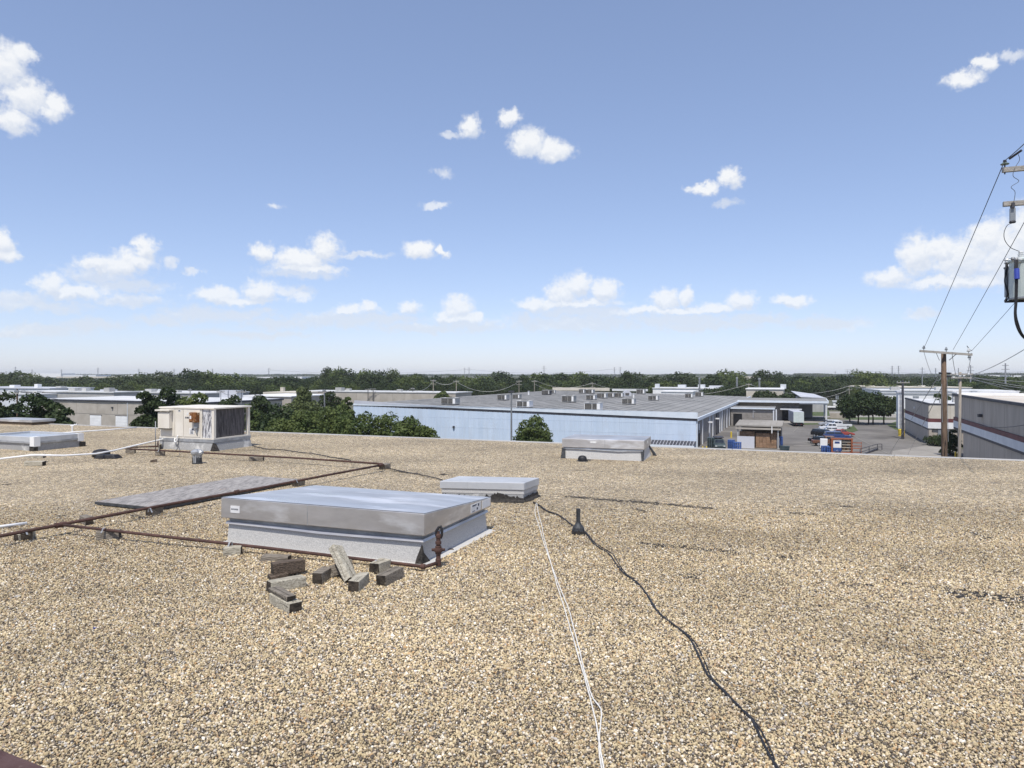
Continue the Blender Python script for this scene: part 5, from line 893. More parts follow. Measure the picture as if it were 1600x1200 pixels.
# --- vehicles in the lot
def car(label, px, py, kind, mat, yaw=20, flip=False, group='vehicles parked in the lot'):
    t = thing('pickup' if kind == 'pickup' else 'parked_car', label, 'pickup' if kind == 'pickup' else 'car', G(px, py), -R(yaw) + (math.pi if flip else 0), group, True)
    W = .92; L = {'pickup': 5.6, 'suv': 4.8, 'sedan': 4.7}[kind]; h = L / 2
    prof = {'pickup': [(-h, .55), (-h, 1.05), (-h + .15, 1.12), (-.5, 1.12), (h - 1.9, 1.12), (h - .2, 1.02), (h, .85), (h, .5)], 'suv': [(-h, .5), (-h, 1.1), (-h + .1, 1.15), (h - 1.35, 1.08), (h - .15, .95), (h, .75), (h, .45)], 'sedan': [(-h, .45), (-h, .85), (-h + .2, .98), (h - 1.4, .93), (h - .15, .78), (h, .62), (h, .4)]}[kind]
    def ext(pr, w0, w1=None):
        w1 = w1 or [w0] * len(pr); n = len(pr); b = MB()
        b.add([(x, -w, z) for (x, z), w in zip(pr, w1)] + [(x, w, z) for (x, z), w in zip(pr, w1)], [tuple(range(n - 1, -1, -1)), tuple(range(n, 2 * n))] + [(i, (i + 1) % n, n + (i + 1) % n, n + i) for i in range(n)]); return b
    b = ext(prof, W); b.build('body', mat, t, (0, 0, 0), bevel=.06)
    cab = {'pickup': [(-.75, 1.121), (-.65, 1.80), (.75, 1.80), (1.45, 1.121)], 'suv': [(-h + .08, 1.14), (-h + .35, 1.72), (.55, 1.72), (1.25, 1.085)], 'sedan': [(-h + .75, .975), (-.95, 1.42), (.45, 1.42), (1.25, .94)]}[kind]
    b = ext(cab, 1, [W - .02, W - .18, W - .18, W - .02]); b.build('cab', mat, t, (0, 0, 0), bevel=.05)
    z0, z1 = cab[0][1], cab[1][1]; f = .30
    def on(i, j, k): return Vector((cab[i][0] + (cab[j][0] - cab[i][0]) * k, 0, cab[i][1] + (cab[j][1] - cab[i][1]) * k))
    for sy in (-1, 1):
        xs0, xs1 = on(0, 1, .25).x + .16, on(3, 2, .25).x - .18; xm = (xs0 + xs1) / 2
        for a, c_ in ((xs0, xm - .05), (xm + .05, xs1)):
            za, zb = z0 + .25 * (z1 - z0), z0 + .86 * (z1 - z0); ya, yb = W - .02 - .16 * .25 + .012, W - .02 - .16 * .86 + .012
            sk = .22 if a > xm - .1 else 0; sl = .12 if a < xm - .1 else 0
            b = MB(); v = [(a, sy * ya, za), (c_, sy * ya, za), (c_ - sk, sy * yb, zb), (a + sl, sy * yb, zb)]; b.add(v + [(x, y - sy * .01, z) for x, y, z in v], [(0, 1, 2, 3) if sy < 0 else (3, 2, 1, 0), (4, 5, 6, 7)]); b.build('window', 'glass', t, (0, 0, 0))
    for i, j, dx, nm in ((3, 2, .012, 'windscreen'), (0, 1, -.012, 'rear_window')):
        p, q_ = on(i, j, .12), on(i, j, .88); wa, wb = W - .16, W - .26; b = MB(); v = [(p.x + dx, -wa, p.z), (p.x + dx, wa, p.z), (q_.x + dx, wb, q_.z), (q_.x + dx, -wb, q_.z)]; b.add(v, [(0, 1, 2, 3)]); b.build(nm, 'glass', t, (0, 0, 0))
    for x in (-h + .95, h - .95):
        for y in (-W, W - .22):
            b = MB(); b.tube([(x, y - .02, .36), (x, y + .24, .36)], .36, 14); wh = b.build('wheel', 'rubber', t, (0, 0, 0)); yy = y - .026 if y < 0 else y + .246; b = MB(); b.tube([(x, yy - .004, .36), (x, yy + .004, .36)], .22, 12); b.build('rim', 'galvdull', wh, (0, 0, 0))
    for y in (-W + .1, W - .4): local_box(t, 'headlight', 'porcelain', h - .02, h + .015, y, y + .3, .66, .80); local_box(t, 'tail_light', 'redpaint', -h - .02, -h + .02, y, y + .3, .75, .95)
    if kind == 'pickup': local_box(t, 'bed_liner', 'dark', -h + .2, -.85, -.76, .76, 1.10, 1.135)
    return t
car('silver estate car at the far end of the row by the lawn', 1296, 667, 'suv', 'carsilver', 14, True); car('white pickup with a dark bed behind the silver car', 1310, 669.5, 'pickup', 'carwhite', 10, True)
car('white crew cab pickup in the middle of the row', 1301, 674, 'pickup', 'carwhite', 12, True); car('low white saloon in front of the white pickup', 1297, 677.5, 'sedan', 'carwhite', 14, True)
car('red car at the right end of the row beside the lawn', 1315, 682, 'sedan', 'redpaint', 14); car('black car left in the row behind the brown truck', 1287, 684, 'suv', 'carblack', 60); car('dark blue car behind the orange crate', 1308, 688, 'suv', 'carblue', 14); car('black car left of the brown pickup', 1284, 694, 'sedan', 'carblack', 62); car('brown pickup right behind the white chest', 1295, 697, 'pickup', 'carbrown', 14)
vt = car('dark green van parked facing out by the pallets', 1123, 701.5, 'suv', 'greencrate', 100); local_box(vt, 'roof_rack', 'darktrim', -2.1, .4, -.8, .8, 1.95, 2.05); 
for x in (-2, -.8, .3): local_box(vt, 'rack_post', 'darktrim', x, x + .06, -.8, -.74, 1.7, 1.949)
# --- taupe and maroon building at the right: low wing A and tall wing B
AC_ = at(G(1451, 694), GZ)
wa = thing('office_wing', 'lower taupe building wing with maroon band, sand front and white roof', 'building', AC_)
hA = GZ + 7.2; lvA = 33
part(wa, 'wall', 'taupe', AC_, U, V, .01, 30, .25, lvA, GZ, hA); part(wa, 'front_wall', 'sandwall', AC_, U, V, 0, 30, 0, .24, GZ + 4.75, hA)
for z0, z1, m, nm in ((4.05, 4.7, 'maroon', 'maroon_band'), (2.9, 4.04, 'white', 'pale_band')): part(wa, nm, m, AC_, U, V, -.12, 30, -.15, lvA, GZ + z0, GZ + z1)
part(wa, 'dark_band', 'darktrim', AC_, U, V, -.10, -.0, .26, lvA, GZ + 2.62, GZ + 2.89); part(wa, 'coping', 'darktrim', AC_, U, V, -.15, 30.1, -.12, .2, hA + .003, hA + .28); part(wa, 'coping', 'darktrim', AC_, U, V, -.15, .3, .203, lvA, hA + .003, hA + .28)
part(wa, 'roof', 'whiteroof', AC_, U, V, .31, 30, .21, lvA - .2, hA + .002, hA + .08)
for i in range(5): part(wa, 'wall_panel', 'taupe', AC_, U, V, -.05, .0, .3 + i * 6.55, .3 + i * 6.55 + 6.48, GZ, GZ + 2.6); part(wa, 'wall_panel', 'taupe', AC_, U, V, -.05, .0, .3 + i * 6.55, .3 + i * 6.55 + 6.48, GZ + 4.72, hA)
for i in range(2): part(wa, 'front_panel', 'sandwall', AC_, U, V, .15 + i * 3.3, .15 + i * 3.3 + 3.24, -.06, -.003, GZ + 4.72, hA - .01)
part(wa, 'corner_column', 'taupe', AC_, U, V, .02, .5, .0, .5, GZ, GZ + 2.88); part(wa, 'entry_glass', 'glass', AC_, U, V, .8, 10, 2.4, 2.6, GZ, GZ + 2.88)
for a in (1.5, 4.6, 7.6): part(wa, 'entry_column', 'tankgrey', AC_, U, V, a, a + .55, .0, .6, GZ, GZ + 2.88)
part(wa, 'wall_lamp', 'white', AC_, U, V, -.28, -.06, 17, 17.5, GZ + 5.7, GZ + 6.1)
for a, c_, s in ((3, 8, .9), (6, 13, 1.2), (7.2, 1.4, 1.0)): part(wa, 'roof_box', 'greywall', AC_, U, V, a, a + s * 1.3, c_, c_ + s, hA + .082, hA + .1 + s * .8)
BC = at(Vector((66.7, 105, 0)), GZ); hB = GZ + 9.45
wb_ = thing('warehouse_wing', 'tall taupe building at the right edge with maroon and pale grey bands', 'building', BC)
part(wb_, 'wall', 'taupe', BC, U, V, .1, 60, -60, 6.65, GZ + 5.0, hB); part(wb_, 'wall', 'taupe', BC, U, V, .1, 60, -60, 0, GZ, GZ + 4.995); part(wb_, 'recess_wall', 'dark', BC, U, V, 1.2, 20, .01, 6.6, GZ, GZ + 4.99)
for i in range(11):
    c0 = 6.6 - i * 6.06; part(wb_, 'wall_panel', 'taupe', BC, U, V, 0, .098, c0 - 6.0, c0, GZ + 6.2, hB - .02)
    if i > 0: part(wb_, 'wall_panel', 'taupe', BC, U, V, 0, .098, c0 - 6.0, c0 if i > 1 else 0, GZ, GZ + 4.3)
for z0, z1, m, nm in ((5.62, 6.18, 'maroon', 'maroon_band'), (4.62, 5.615, 'palegrey', 'pale_band'), (4.32, 4.615, 'darktrim', 'dark_band')): part(wb_, nm, m, BC, U, V, -.15, .09, -60, 6.7, GZ + z0, GZ + z1)
part(wb_, 'coping', 'darktrim', BC, U, V, -.2, .3, -60, 6.75, hB + .003, hB + .32); part(wb_, 'roof', 'beigeroof', BC, U, V, .31, 60, -60, 6.4, hB + .003, hB + .1); part(wb_, 'coping', 'white', BC, U, V, .31, 60, 6.42, 6.7, hB + .003, hB + .5)
part(wb_, 'wall_lamp', 'darktrim', BC, U, V, -.5, -.01, -12.5, -11.9, GZ + 7.2, GZ + 7.6)
b = MB(); c = BC + U * 9 + V * -2; b.lathe([(.35, hB + .1), (.35, hB + .7), (.5, hB + .75), (.3, hB + 1.05), (.05, hB + 1.1)], 10, (c.x, c.y, 0)); b.build('roof_vent', 'white', wb_)
for c_ in (-4, -22, -34): part(wb_, 'joint_strip', 'white', BC, U, V, 3, 60, c_, c_ + .25, hB + .101, hB + .13)
# --- simple blocks further off: footprint from the front right corner in pixels
def far_building(name, label, px0, px1, D, ytop, depth, wall, roof=None, parts=(), base=GZ, ang=22.5, rise=0, cat='building'):
    u, v = uv(ang); A = Q(px0, HY, D); A.z = base
    k = (px1 - 800) / F; w = (k * A.y - A.x) / (u.x - k * u.y); zt = EZ - (ytop - HY) * (D + w / 2 * u.y) / F
    t = thing(name, label, cat, A); b = MB(); lbox(b, A, u, v, 0, w, 0, depth, base, zt); b.build('wall', wall, t)
    if roof: b = MB(); lbox(b, A, u, v, -.3, w + .3, -.3, depth + .3, zt + .003, zt + .35 + rise); b.build('roof', roof, t)
    for p in parts:
        nm, m, a0, a1, b0, b1, z0, z1 = p; b = MB(); lbox(b, A, u, v, a0 * w, a1 * w, b0, b1, zt + z0 if z0 < 0 or z1 > 20 else base + z0, (zt + z1 if z0 < 0 else base + z1) if z1 < 20 else zt + z1 - 100); b.build(nm, m, t)
    return t, A, u, v, w, zt
ROOF = 100     # marks a height measured from the roof
t, A, u, v, w, zt = far_building('tan_warehouse', 'tan walled warehouse with two white doors and a white roof, left behind the trees', 60, 325, 178, 628, 24, 'tan', 'darktrim')
b = MB(); lbox(b, A, u, v, .3, w - .3, .3, 23.7, zt + .353, zt + .40); b.build('roof_membrane', 'whiteroof', t)
for px0, px1 in ((141, 158.5), (181, 199)):
    a0 = hit(px0, 660, A, v); a1 = hit(px1, 660, A, v); s0, s1 = (a0 - A).dot(u), (a1 - A).dot(u); d = part(t, 'roller_door', 'white', A, u, v, s0, s1, -.08, -.003, GZ, GZ + 2.9)
    part(t, 'door_frame', 'darktrim', A, u, v, s0 - .15, s1 + .15, -.10, -.003, GZ + 2.905, GZ + 3.05, parent=None)
    for k in range(4): part(t, 'door_panel', 'white', A, u, v, s0 + .05, s1 - .05, -.11, -.082, GZ + .05 + .71 * k, GZ + .71 * k + .70, parent=d)
a0 = hit(176.5, 637, A, v); s0 = (a0 - A).dot(u); part(t, 'wall_lamp', 'darktrim', A, u, v, s0 - .2, s0 + .2, -.35, -.003, a0.z - .2, a0.z + .2)
for k in range(8): part(t, 'wall_panel', 'tan', A, u, v, w * k / 8 + .03, w * (k + 1) / 8 - .03, -.05, -.004, GZ + 3.3, zt - .05)
a0 = hit(200, 650, A, v); s0 = (a0 - A).dot(u); part(t, 'downpipe', 'palegrey', A, u, v, s0 - .08, s0 + .08, -.2, -.06, GZ, zt)
def roof_units(t, A, u, v, w, zt, lst):
    for f, d, ww, hh, m in lst: part(t, 'roof_unit', m, A, u, v, f * w, f * w + ww, d, d + ww * .8, zt + .352, zt + .352 + hh)
t, A, u, v, w, zt = far_building('grey_warehouse', 'grey walled warehouse behind the tan one, with boxes along its parapet', 40, 178, 236, 613, 9, 'greywall', 'whiteroof'); roof_units(t, A, u, v, w, zt, [(.40, 3, 3, 1.0, 'unit'), (.52, 4, 2, 1.0, 'unit'), (.66, 6, 4, .5, 'lilacroof'), (.86, 1, 2.5, 1.2, 'greywall')])
t, A, u, v, w, zt = far_building('grey_warehouse', 'grey walled white roofed warehouse just left of the air conditioner', 178, 320, 250, 614.5, 20, 'greywall', 'whiteroof'); roof_units(t, A, u, v, w, zt, [(.30, 2, 3, 1.0, 'unit'), (.36, 5, 2.5, .9, 'palegrey'), (.62, 2, 2, .7, 'unit')])
t, A, u, v, w, zt = far_building('pale_warehouse', 'pale lilac roofed long building at the far left', -60, 78, 290, 607, 18, 'palegrey', 'lilacroof'); roof_units(t, A, u, v, w, zt, [(.5, 2, 3, 1.0, 'white'), (.72, 4, 2, 1.4, 'white'), (.9, 6, 3, .6, 'unit')])
t, A, u, v, w, zt = far_building('white_warehouse', 'low white roofed building left of the reddish pole', -60, 62, 240, 616, 14, 'palegrey', 'whiteroof'); roof_units(t, A, u, v, w, zt, [(.6, 3, 2, .8, 'unit'), (.8, 3, 2, .8, 'unit')])
t, A, u, v, w, zt = far_building('long_tan_building', 'long tan building with a white roof edge behind the middle trees', 470, 712, 300, 613, 14, 'tan', 'whiteroof'); roof_units(t, A, u, v, w, zt, [(.22, 2, 3, 1.4, 'unit'), (.25, 6, 2, .9, 'unit'), (.6, 5, 2, .8, 'unit')])
for k in range(13): part(t, 'wall_panel', 'tan', A, u, v, w * k / 13 + .05, w * (k + 1) / 13 - .05, -.08, -.004, GZ, zt - .02)
t, A, u, v, w, zt = far_building('tan_block', 'pale tan upper block left of the long tan building', 411, 463, 290, 612.8, 30, 'sandwall', None); roof_units(t, A, u, v, w, zt, [(.42, 2, 1.5, 1.6, 'sandwall')])
t, A, u, v, w, zt = far_building('low_tan_building', 'low tan building with a bright white roof line right of the air conditioner', 378, 455, 240, 619.8, 22, 'tan', 'white'); 
t, A, u, v, w, zt = far_building('small_tan_building', 'small tan building peeping between trees above the air conditioner', 326, 362, 215, 624, 15, 'sandwall', 'whiteroof'); roof_units(t, A, u, v, w, zt, [(.15, 3, 3.2, 2.3, 'lilacroof'), (.55, 3, 3.2, 2.3, 'lilacroof')])
t, A, u, v, w, zt = far_building('white_plant', 'white roofed plant building with vents behind the warehouse', 1020, 1126, 330, 607.5, 22, 'white', 'whiteroof'); roof_units(t, A, u, v, w, zt, [(.02, 2, 2, 1.8, 'palegrey'), (.35, 5, 3.5, 1.4, 'palegrey'), (.66, 3, 3, 1.6, 'palegrey'), (.8, 8, 6, 1.0, 'lilacroof')])
far_building('white_plant', 'low white block in front of the plant building behind the warehouse', 1033, 1082, 290, 612.5, 12, 'white', 'white')
t, A, u, v, w, zt = far_building('white_block', 'pale building with a white roof line right of the chimneys', 1166, 1224, 270, 608.5, 16, 'sandwall', 'white'); roof_units(t, A, u, v, w, zt, [(.92, 1, 2, 1.6, 'palegrey')])
g_ = thing('gabled_building', 'pale grey windowless building with a gently sloping white roof by the lawn', 'building', G(1251, 643.5)); A = G(1251, 643.5); u, v = uv(14); k = (1289 - 800) / F; w = (k * A.y - A.x) / (u.x - k * u.y)
b = MB(); q2 = lambda a, d, z: A + u * a + v * d + Z * z
b.prism([q2(0, 0, 0), q2(w, 0, 0), q2(w, 22, 0), q2(0, 22, 0)], [q2(0, 0, 4.9), q2(w, 0, 4.5), q2(w, 22, 4.5), q2(0, 22, 4.9)]); b.build('wall', 'greywall', g_)
b = MB(); b.prism([q2(-.2, -.2, 4.93), q2(w + .2, -.2, 4.53), q2(w + .2, 22.2, 5.2), q2(-.2, 22.2, 6.3)], [q2(-.2, -.2, 5.15), q2(w + .2, -.2, 4.75), q2(w + .2, 22.2, 5.42), q2(-.2, 22.2, 6.52)]); b.build('roof', 'lilacroof', g_)
for k in range(5): part(g_, 'wall_panel', 'greywall', A, u, v, w * k / 5 + .04, w * (k + 1) / 5 - .04, -.06, -.004, GZ, GZ + 4.3)
t, A, u, v, w, zt = far_building('white_trailer', 'white trailer parked behind the retaining wall', 1293, 1316, 250, 635, 2.5, 'white', None, base=GZ + .9); part(t, 'chassis', 'darktrim', A, u, v, .3, w - .3, .2, 2.3, GZ + .3, GZ + .897)
for a in (.6, 1.8, w - 1.8, w - .6): b = MB(); p = A + u * a; b.tube([at(p, GZ + .45), at(p + v * .3, GZ + .45)], .45, 12); b.build('wheel', 'rubber', t)
far_building('white_shed', 'little white shed above the white trailer', 1302, 1313, 285, 628, 5, 'white', 'palegrey', [('vent', 'tankgrey', .35, .5, -.06, -.003, 2.5, 4.0), ('vent', 'tankgrey', .6, .75, -.06, -.003, 2.5, 4.0)])
t, A, u, v, w, zt = far_building('retaining_wall', 'low tan retaining wall by the road beyond the lot', 1297, 1322, 205, 645.5, .5, 'tan', None, cat='wall')
for k in range(5): part(t, 'wall_panel', 'tan', A, u, v, w * k / 5 + .02, w * (k + 1) / 5 - .02, -.05, -.004, GZ, zt)
# white buildings far right
t, A, u, v, w, zt = far_building('white_warehouse', 'long white warehouse with a dark stripe behind the maroon banded buildings', 1376, 1592, 262, 611.5, 24, 'white', 'whiteroof', ang=15)
part(t, 'dark_stripe', 'tankgrey', A, u, v, .0, w, -.15, -.003, zt - 1.5, zt - .75); roof_units(t, A, u, v, w, zt, [(.1, 4, 3, 1.1, 'unit'), (.45, 6, 3, 1.1, 'unit')]); part(t, 'dark_unit', 'tankgrey', A, u, v, .66 * w, .70 * w, -1.2, -.16, zt - 1.8, zt + .2)
for f in (.0, .22): part(t, 'loading_door', 'tankgrey', A, u, v, (f + .02) * w, (f + .065) * w, -.1, -.004, zt - 5, zt - 1.8)
for k in range(12): part(t, 'wall_panel', 'white', A, u, v, w * k / 12 + .05, w * (k + 1) / 12 - .05, -.09, -.004, GZ, zt - 1.55)
far_building('pale_warehouse', 'rear pale warehouse with a beige roof edge right of the tree group', 1354, 1518, 330, 606, 50, 'white', 'sandwall', ang=10)
far_building('beige_warehouse', 'beige low building beyond the tall taupe roof at the right edge', 1516, 1680, 240, 617, 25, 'sandwall', 'white', ang=14)
t, A, u, v, w, zt = far_building('teal_building', 'pale grey green building under the right tree of the group', 1384, 1404, 225, 632, 14, 'tankpale', 'white')
t, A, u, v, w, zt = far_building('stair_tower', 'narrow white stair tower at the far end of the low taupe wing', 1403.5, 1411, 166, 613.5, 4, 'white', 'lilacroof')
for k in range(5): part(t, 'window', 'palegrey', A, u, v, w * .2, w * .8, -.05, -.003, GZ + 1.0 + 1.6 * k, GZ + 2.0 + 1.6 * k)
for px, yb, yt, l in ((1093, 606, 590, 'tall grey metal chimney, leftmost of the three over the white plant'), (1151.5, 607, 589.5, 'tall grey metal chimney, middle one of the three'), (1186.5, 610, 591, 'tall grey metal chimney with a wider cap, rightmost of the three')):
    D = 320; c = Q(px, yb, D); top = Q(px, yt, D).z; t = thing('chimney', l, 'chimney', at(c, GZ), 0, 'metal chimneys behind the warehouse'); b = MB(); b.lathe([(.42, GZ), (.40, top)], 12, (c.x, c.y, 0)); b.build('flue', 'steelpole', t); b = MB(); w_ = .62 if px > 1180 else .46; b.lathe([(w_, top - .6), (w_, top + .15)], 12, (c.x, c.y, 0)); b.build('cap', 'galvdull', t)
# far white warehouses and the skyline
for i, (x0, x1, yt, D, m, l) in enumerate(((30, 96, 583.6, 2300, 'white', 'long white warehouse on the horizon at far left'), (98, 150, 585.6, 2000, 'palegrey', 'grey white warehouse on the horizon behind the tree line at left'), (88, 190, 588.5, 1500, 'sandwall', 'bright cream warehouse just above the left tree line'), (196, 250, 585.8, 2400, 'white', 'far white warehouse above the left tree line, third along'), (300, 322, 585.4, 1800, 'white', 'small white block between far trees left of the long trees'), (340, 362, 586.2, 1900, 'white', 'white gable showing between trees at left'), (402, 432, 589.3, 1300, 'white', 'white roof showing in the tree line gap, left one'), (458, 472, 588.8, 1300, 'white', 'white roof showing in the tree line gap, right one'), (1160, 1180, 588.5, 1500, 'sandwall', 'pale roof between the trees behind the chimneys'), (1545, 1562, 586.5, 1900, 'white', 'bright white block on the horizon at right, near the grey steel poles'), (1580, 1596, 586.8, 1900, 'white', 'bright white block on the horizon at the right edge'))):
    far_building('far_warehouse', l, x0, x1, D, yt, 60, m, None, ang=8)
# ================================================================== TREES
def leaf_mesh(name, lobes, n, size, mat, seed, fit=None):
    g = np.random.default_rng(seed); lob = np.array(lobes, float); w = lob[:, 3] ** 2; idx = g.choice(len(lob), n, p=w / w.sum())
    d = g.normal(size=(n, 3)); d /= np.linalg.norm(d, axis=1)[:, None]; d[:, 2] = np.where(d[:, 2] < -.3, -d[:, 2] * .6, d[:, 2])
    rad = lob[idx, 3] * (1 - np.abs(g.normal(0, .17, n))).clip(.3, 1.0) * (1 + .10 * np.sin(d[:, 0] * 7 + idx) * np.cos(d[:, 1] * 6 + idx))
    c = lob[idx, :3] + d * rad[:, None] * np.array([1, 1, .82])
    if fit:                                             # crown fills its envelope: half width rx, from z0 to the tree's height
        rx, ry, za, zb = fit; c[:, 0] *= rx / np.percentile(np.abs(c[:, 0]), 98.5); c[:, 1] *= ry / np.percentile(np.abs(c[:, 1]), 98.5); lo, hi = np.percentile(c[:, 2], (1, 99.6)); c[:, 2] = za + (c[:, 2] - lo) * (zb - za) / (hi - lo)
    nn = d * .7 + g.normal(0, .65, (n, 3)); nn[:, 2] += .35; nn /= np.linalg.norm(nn, axis=1)[:, None]
    r = g.normal(size=(n, 3)); t1 = np.cross(nn, r); t1 /= np.linalg.norm(t1, axis=1)[:, None]; t2 = np.cross(nn, t1)
    s = size * g.uniform(.6, 1.35, (n, 1)); a = t1 * s; b = t2 * s * .62
    v = np.stack([c - a, c - b * g.uniform(.7, 1.2, (n, 1)) + nn * s * .12, c + a, c + b], 1).reshape(-1, 3)
    m = bpy.data.meshes.new(name); m.vertices.add(4 * n); m.vertices.foreach_set('co', v.astype(np.float32).ravel()); m.loops.add(4 * n); m.loops.foreach_set('vertex_index', np.arange(4 * n, dtype=np.int32)); m.polygons.add(n)
    m.polygons.foreach_set('loop_start', np.arange(0, 4 * n, 4, dtype=np.int32)); m.materials.append(MAT[mat]); m.update(calc_edges=True); return m
def lobes_round(seed, rx, ry, z0, z1, n, kind='round'):
    g = random.Random(seed); out = []; h = z1 - z0
    for i in range(n):
        t = (i + .5) / n; a = i * 2.4 + g.uniform(-.4, .4)
        if kind == 'cone': env = 1.0 - .85 * t
        elif kind == 'wide': env = math.sin(math.pi * (.12 + .80 * t)) ** .6
        else: env = math.sin(math.pi * (.18 + .70 * t)) ** .8
        q = g.uniform(.25, .66) * env; r = min(rx, ry, h) * g.uniform(.34, .50) * (.6 + .4 * env); out.append((rx * q * math.cos(a), ry * q * math.sin(a), z0 + r * .6 + (h - 1.3 * r) * t, r))
    out.append((0, 0, z0 + h * .48, min(rx, ry, h * .5) * .85)); return out
def make_tree(name, label, h, rx, seed, mat, n, leaf, kind='round', z0=.22, lobes=14, cat='tree', group=None, ry=None, trunk=.16, limbs=5):
    t = thing(name, label, cat, (0, 0, 0), 0, group, True); ry = ry or rx; g = random.Random(seed); L = lobes_round(seed, rx, ry, h * z0, h, lobes, kind)
    b = MB(); b.tube([(0, 0, -.3), (.05, .02, h * .2), (-.08, .05, h * .5), (.03, 0, h * .82)], [trunk * 1.3, trunk, trunk * .65, trunk * .2], 8); b.build('trunk', 'bark', t, (0, 0, 0))
    for i in range(limbs):
        l = L[g.randrange(len(L))]; z = h * g.uniform(.18, .45); b = MB(); b.tube([(0, 0, z), (l[0] * .45, l[1] * .45, z + (l[2] - z) * .6), (l[0] * .9, l[1] * .9, l[2])], [trunk * .6, trunk * .4, trunk * .12], 6); b.build('limb', 'bark', t, (0, 0, 0))
    o = bpy.data.objects.new('crown', leaf_mesh('crown', L, n, leaf, mat, seed, (rx, ry, h * z0, h))); COL.objects.link(o); o.parent = t; return t
def put(t, p, rz=0, s=(1, 1, 1), label=None, group=None, name=None):
    t.location = p; t.rotation_euler = (0, 0, rz); t.scale = s
    if label: t['label'] = label
    if group: t['group'] = group
    return t
def tree_px(px, ytop, D, wpx, label, mat, seed, n=5200, leaf=.22, kind='round', name='tree', z0=.22, lobes=14, group=None, limbs=5):
    top = Q(px, ytop, D).z; h = top - GZ; rx = wpx / 2 * D / F
    return put(make_tree(name, label, h, rx, seed, mat, n, leaf, kind, z0, lobes, group=group, limbs=limbs), at(Q(px, HY, D), GZ), seed)
# left of the air conditioner
g = 'dark trees at the left roof edge'
tree_px(-14, 614, 92, 70, 'dark evergreen cut by the left picture edge', 'leafdark', 1, group=g); tree_px(52, 617.5, 86, 74, 'tallest dark evergreen left of the tan warehouse', 'leafdark', 2, n=7000, group=g); tree_px(95, 633, 82, 58, 'rounded lower dark tree between the tall evergreen and the tan warehouse', 'leafdark', 3, group=g); tree_px(18, 634, 95, 40, 'small dark tree behind the reddish pole', 'leafdark', 31, group=g, n=4000)
g = 'trees behind the air conditioner'
tree_px(233, 614, 92, 52, 'dark tree touching the left end of the air conditioner', 'leafdark', 4, group=g, n=6000); tree_px(262, 607, 104, 62, 'tall dark tree rising behind the air conditioner', 'leafdark', 5, group=g, n=7000); tree_px(305, 616, 98, 56, 'lighter green tree above the middle of the air conditioner', 'leafmid', 6, group=g); tree_px(358, 621, 108, 52, 'dark tree at the right end of the air conditioner', 'leafdark', 7, group=g)
tree_px(405, 620, 112, 52, 'loose dusky green tree right of the air conditioner', 'leafdark', 8, n=4800, leaf=.25)
tree_px(385, 634, 104, 40, 'low dark shrubby tree just beside the white corner post of the air conditioner', 'leafmid', 81, n=3600)
tree_px(437, 633, 92, 70, 'thin grey green tree with open branches before the tan buildings', 'leafdark', 9, n=3800, leaf=.2, limbs=8)
tree_px(474, 607.5, 128, 56, 'bright green pointed tree standing above the leafy clump', 'leafpale', 10, kind='cone', n=8500, leaf=.24); tree_px(518, 613.5, 138, 44, 'round dusky tree behind the light pole and the leafy clump', 'leafdark', 11, n=4800); tree_px(541, 621, 135, 26, 'small green tree at the left corner of the blue warehouse', 'leafmid', 12, n=4200)
tree_px(532, 632, 112, 38, 'dark green tree filling the gap left of the blue wall', 'leafmid', 121, n=4200)
g = 'leafy clump before the blue warehouse'
for i, (px, yt, D, w, m, l) in enumerate(((443, 657, 74, 62, 'leafmid', 'lowest left tree of the leafy clump'), (478, 645, 80, 64, 'leafmid', 'second tree of the leafy clump, below the pointed one'), (515, 639, 84, 76, 'leafmid', 'tallest rounded tree of the leafy clump'), (558, 648, 78, 70, 'leafmid', 'tree of the leafy clump over the corner of the blue wall'), (602, 650, 80, 74, 'leafmid', 'broad tree of the leafy clump below the blue wall'), (636, 655, 76, 60, 'leafmid', 'second tree from the right end of the leafy clump'), (664, 668, 72, 46, 'leafmid', 'low rightmost tree of the leafy clump'))):
    tree_px(px, yt, D, w * 1.12, l, m, 40 + i, n=11000, leaf=.15, kind='wide', group=g, z0=.10, lobes=30)
tree_px(833, 652.5, 96, 56, 'single round green tree standing before the blue wall', 'leafmid', 50, n=9000, leaf=.16, z0=.15, lobes=20)
# trees on the verge of the lot
g = 'trees on the verge of the lot'
for px, yt, wd, l, s in ((1341, 617, 52, 'left tree on the verge, wide dark crown', 61), (1357, 613, 56, 'second tree on the verge, tallest crown', 62), (1364, 617, 44, 'third trunk on the verge among the dark crowns', 63), (1381, 619.5, 46, 'rightmost tree on the verge, leaning over the road', 64)):
    tree_px(px, yt, 180, wd, l, 'leafdark', s, n=6500, leaf=.30, kind='wide', z0=.36, group=g, lobes=18)
tree_px(1328, 628, 190, 28, 'small dark tree at the left foot of the verge trees', 'leafdark', 65, n=3000, leaf=.3)
tree_px(1233, 616, 255, 46, 'dark tree rising behind the drive-through canopy', 'leafdark', 66, n=5000, leaf=.4); tree_px(1252, 622, 225, 22, 'dark tree between the canopy and the pale gabled building', 'leafdark', 67, n=3000, leaf=.35); tree_px(1195, 611, 262, 40, 'dark tree over the eave of the canopy building', 'leafdark', 68, n=4500, leaf=.4); tree_px(1112, 607, 300, 40, 'dark tree behind the two boxy roof units', 'leafdark', 69, n=4000, leaf=.45); tree_px(1138, 603, 305, 34, 'dark tree left of the middle chimney', 'leafdark', 70, n=4000, leaf=.45)
tree_px(692, 612, 262, 24, 'small green shrub tree at the back left corner of the warehouse roof', 'leafmid', 71, n=3000, leaf=.35)
tree_px(1474, 617, 150, 34, 'small dark tree behind the brown utility pole', 'leafdark', 72, n=3000, leaf=.28)
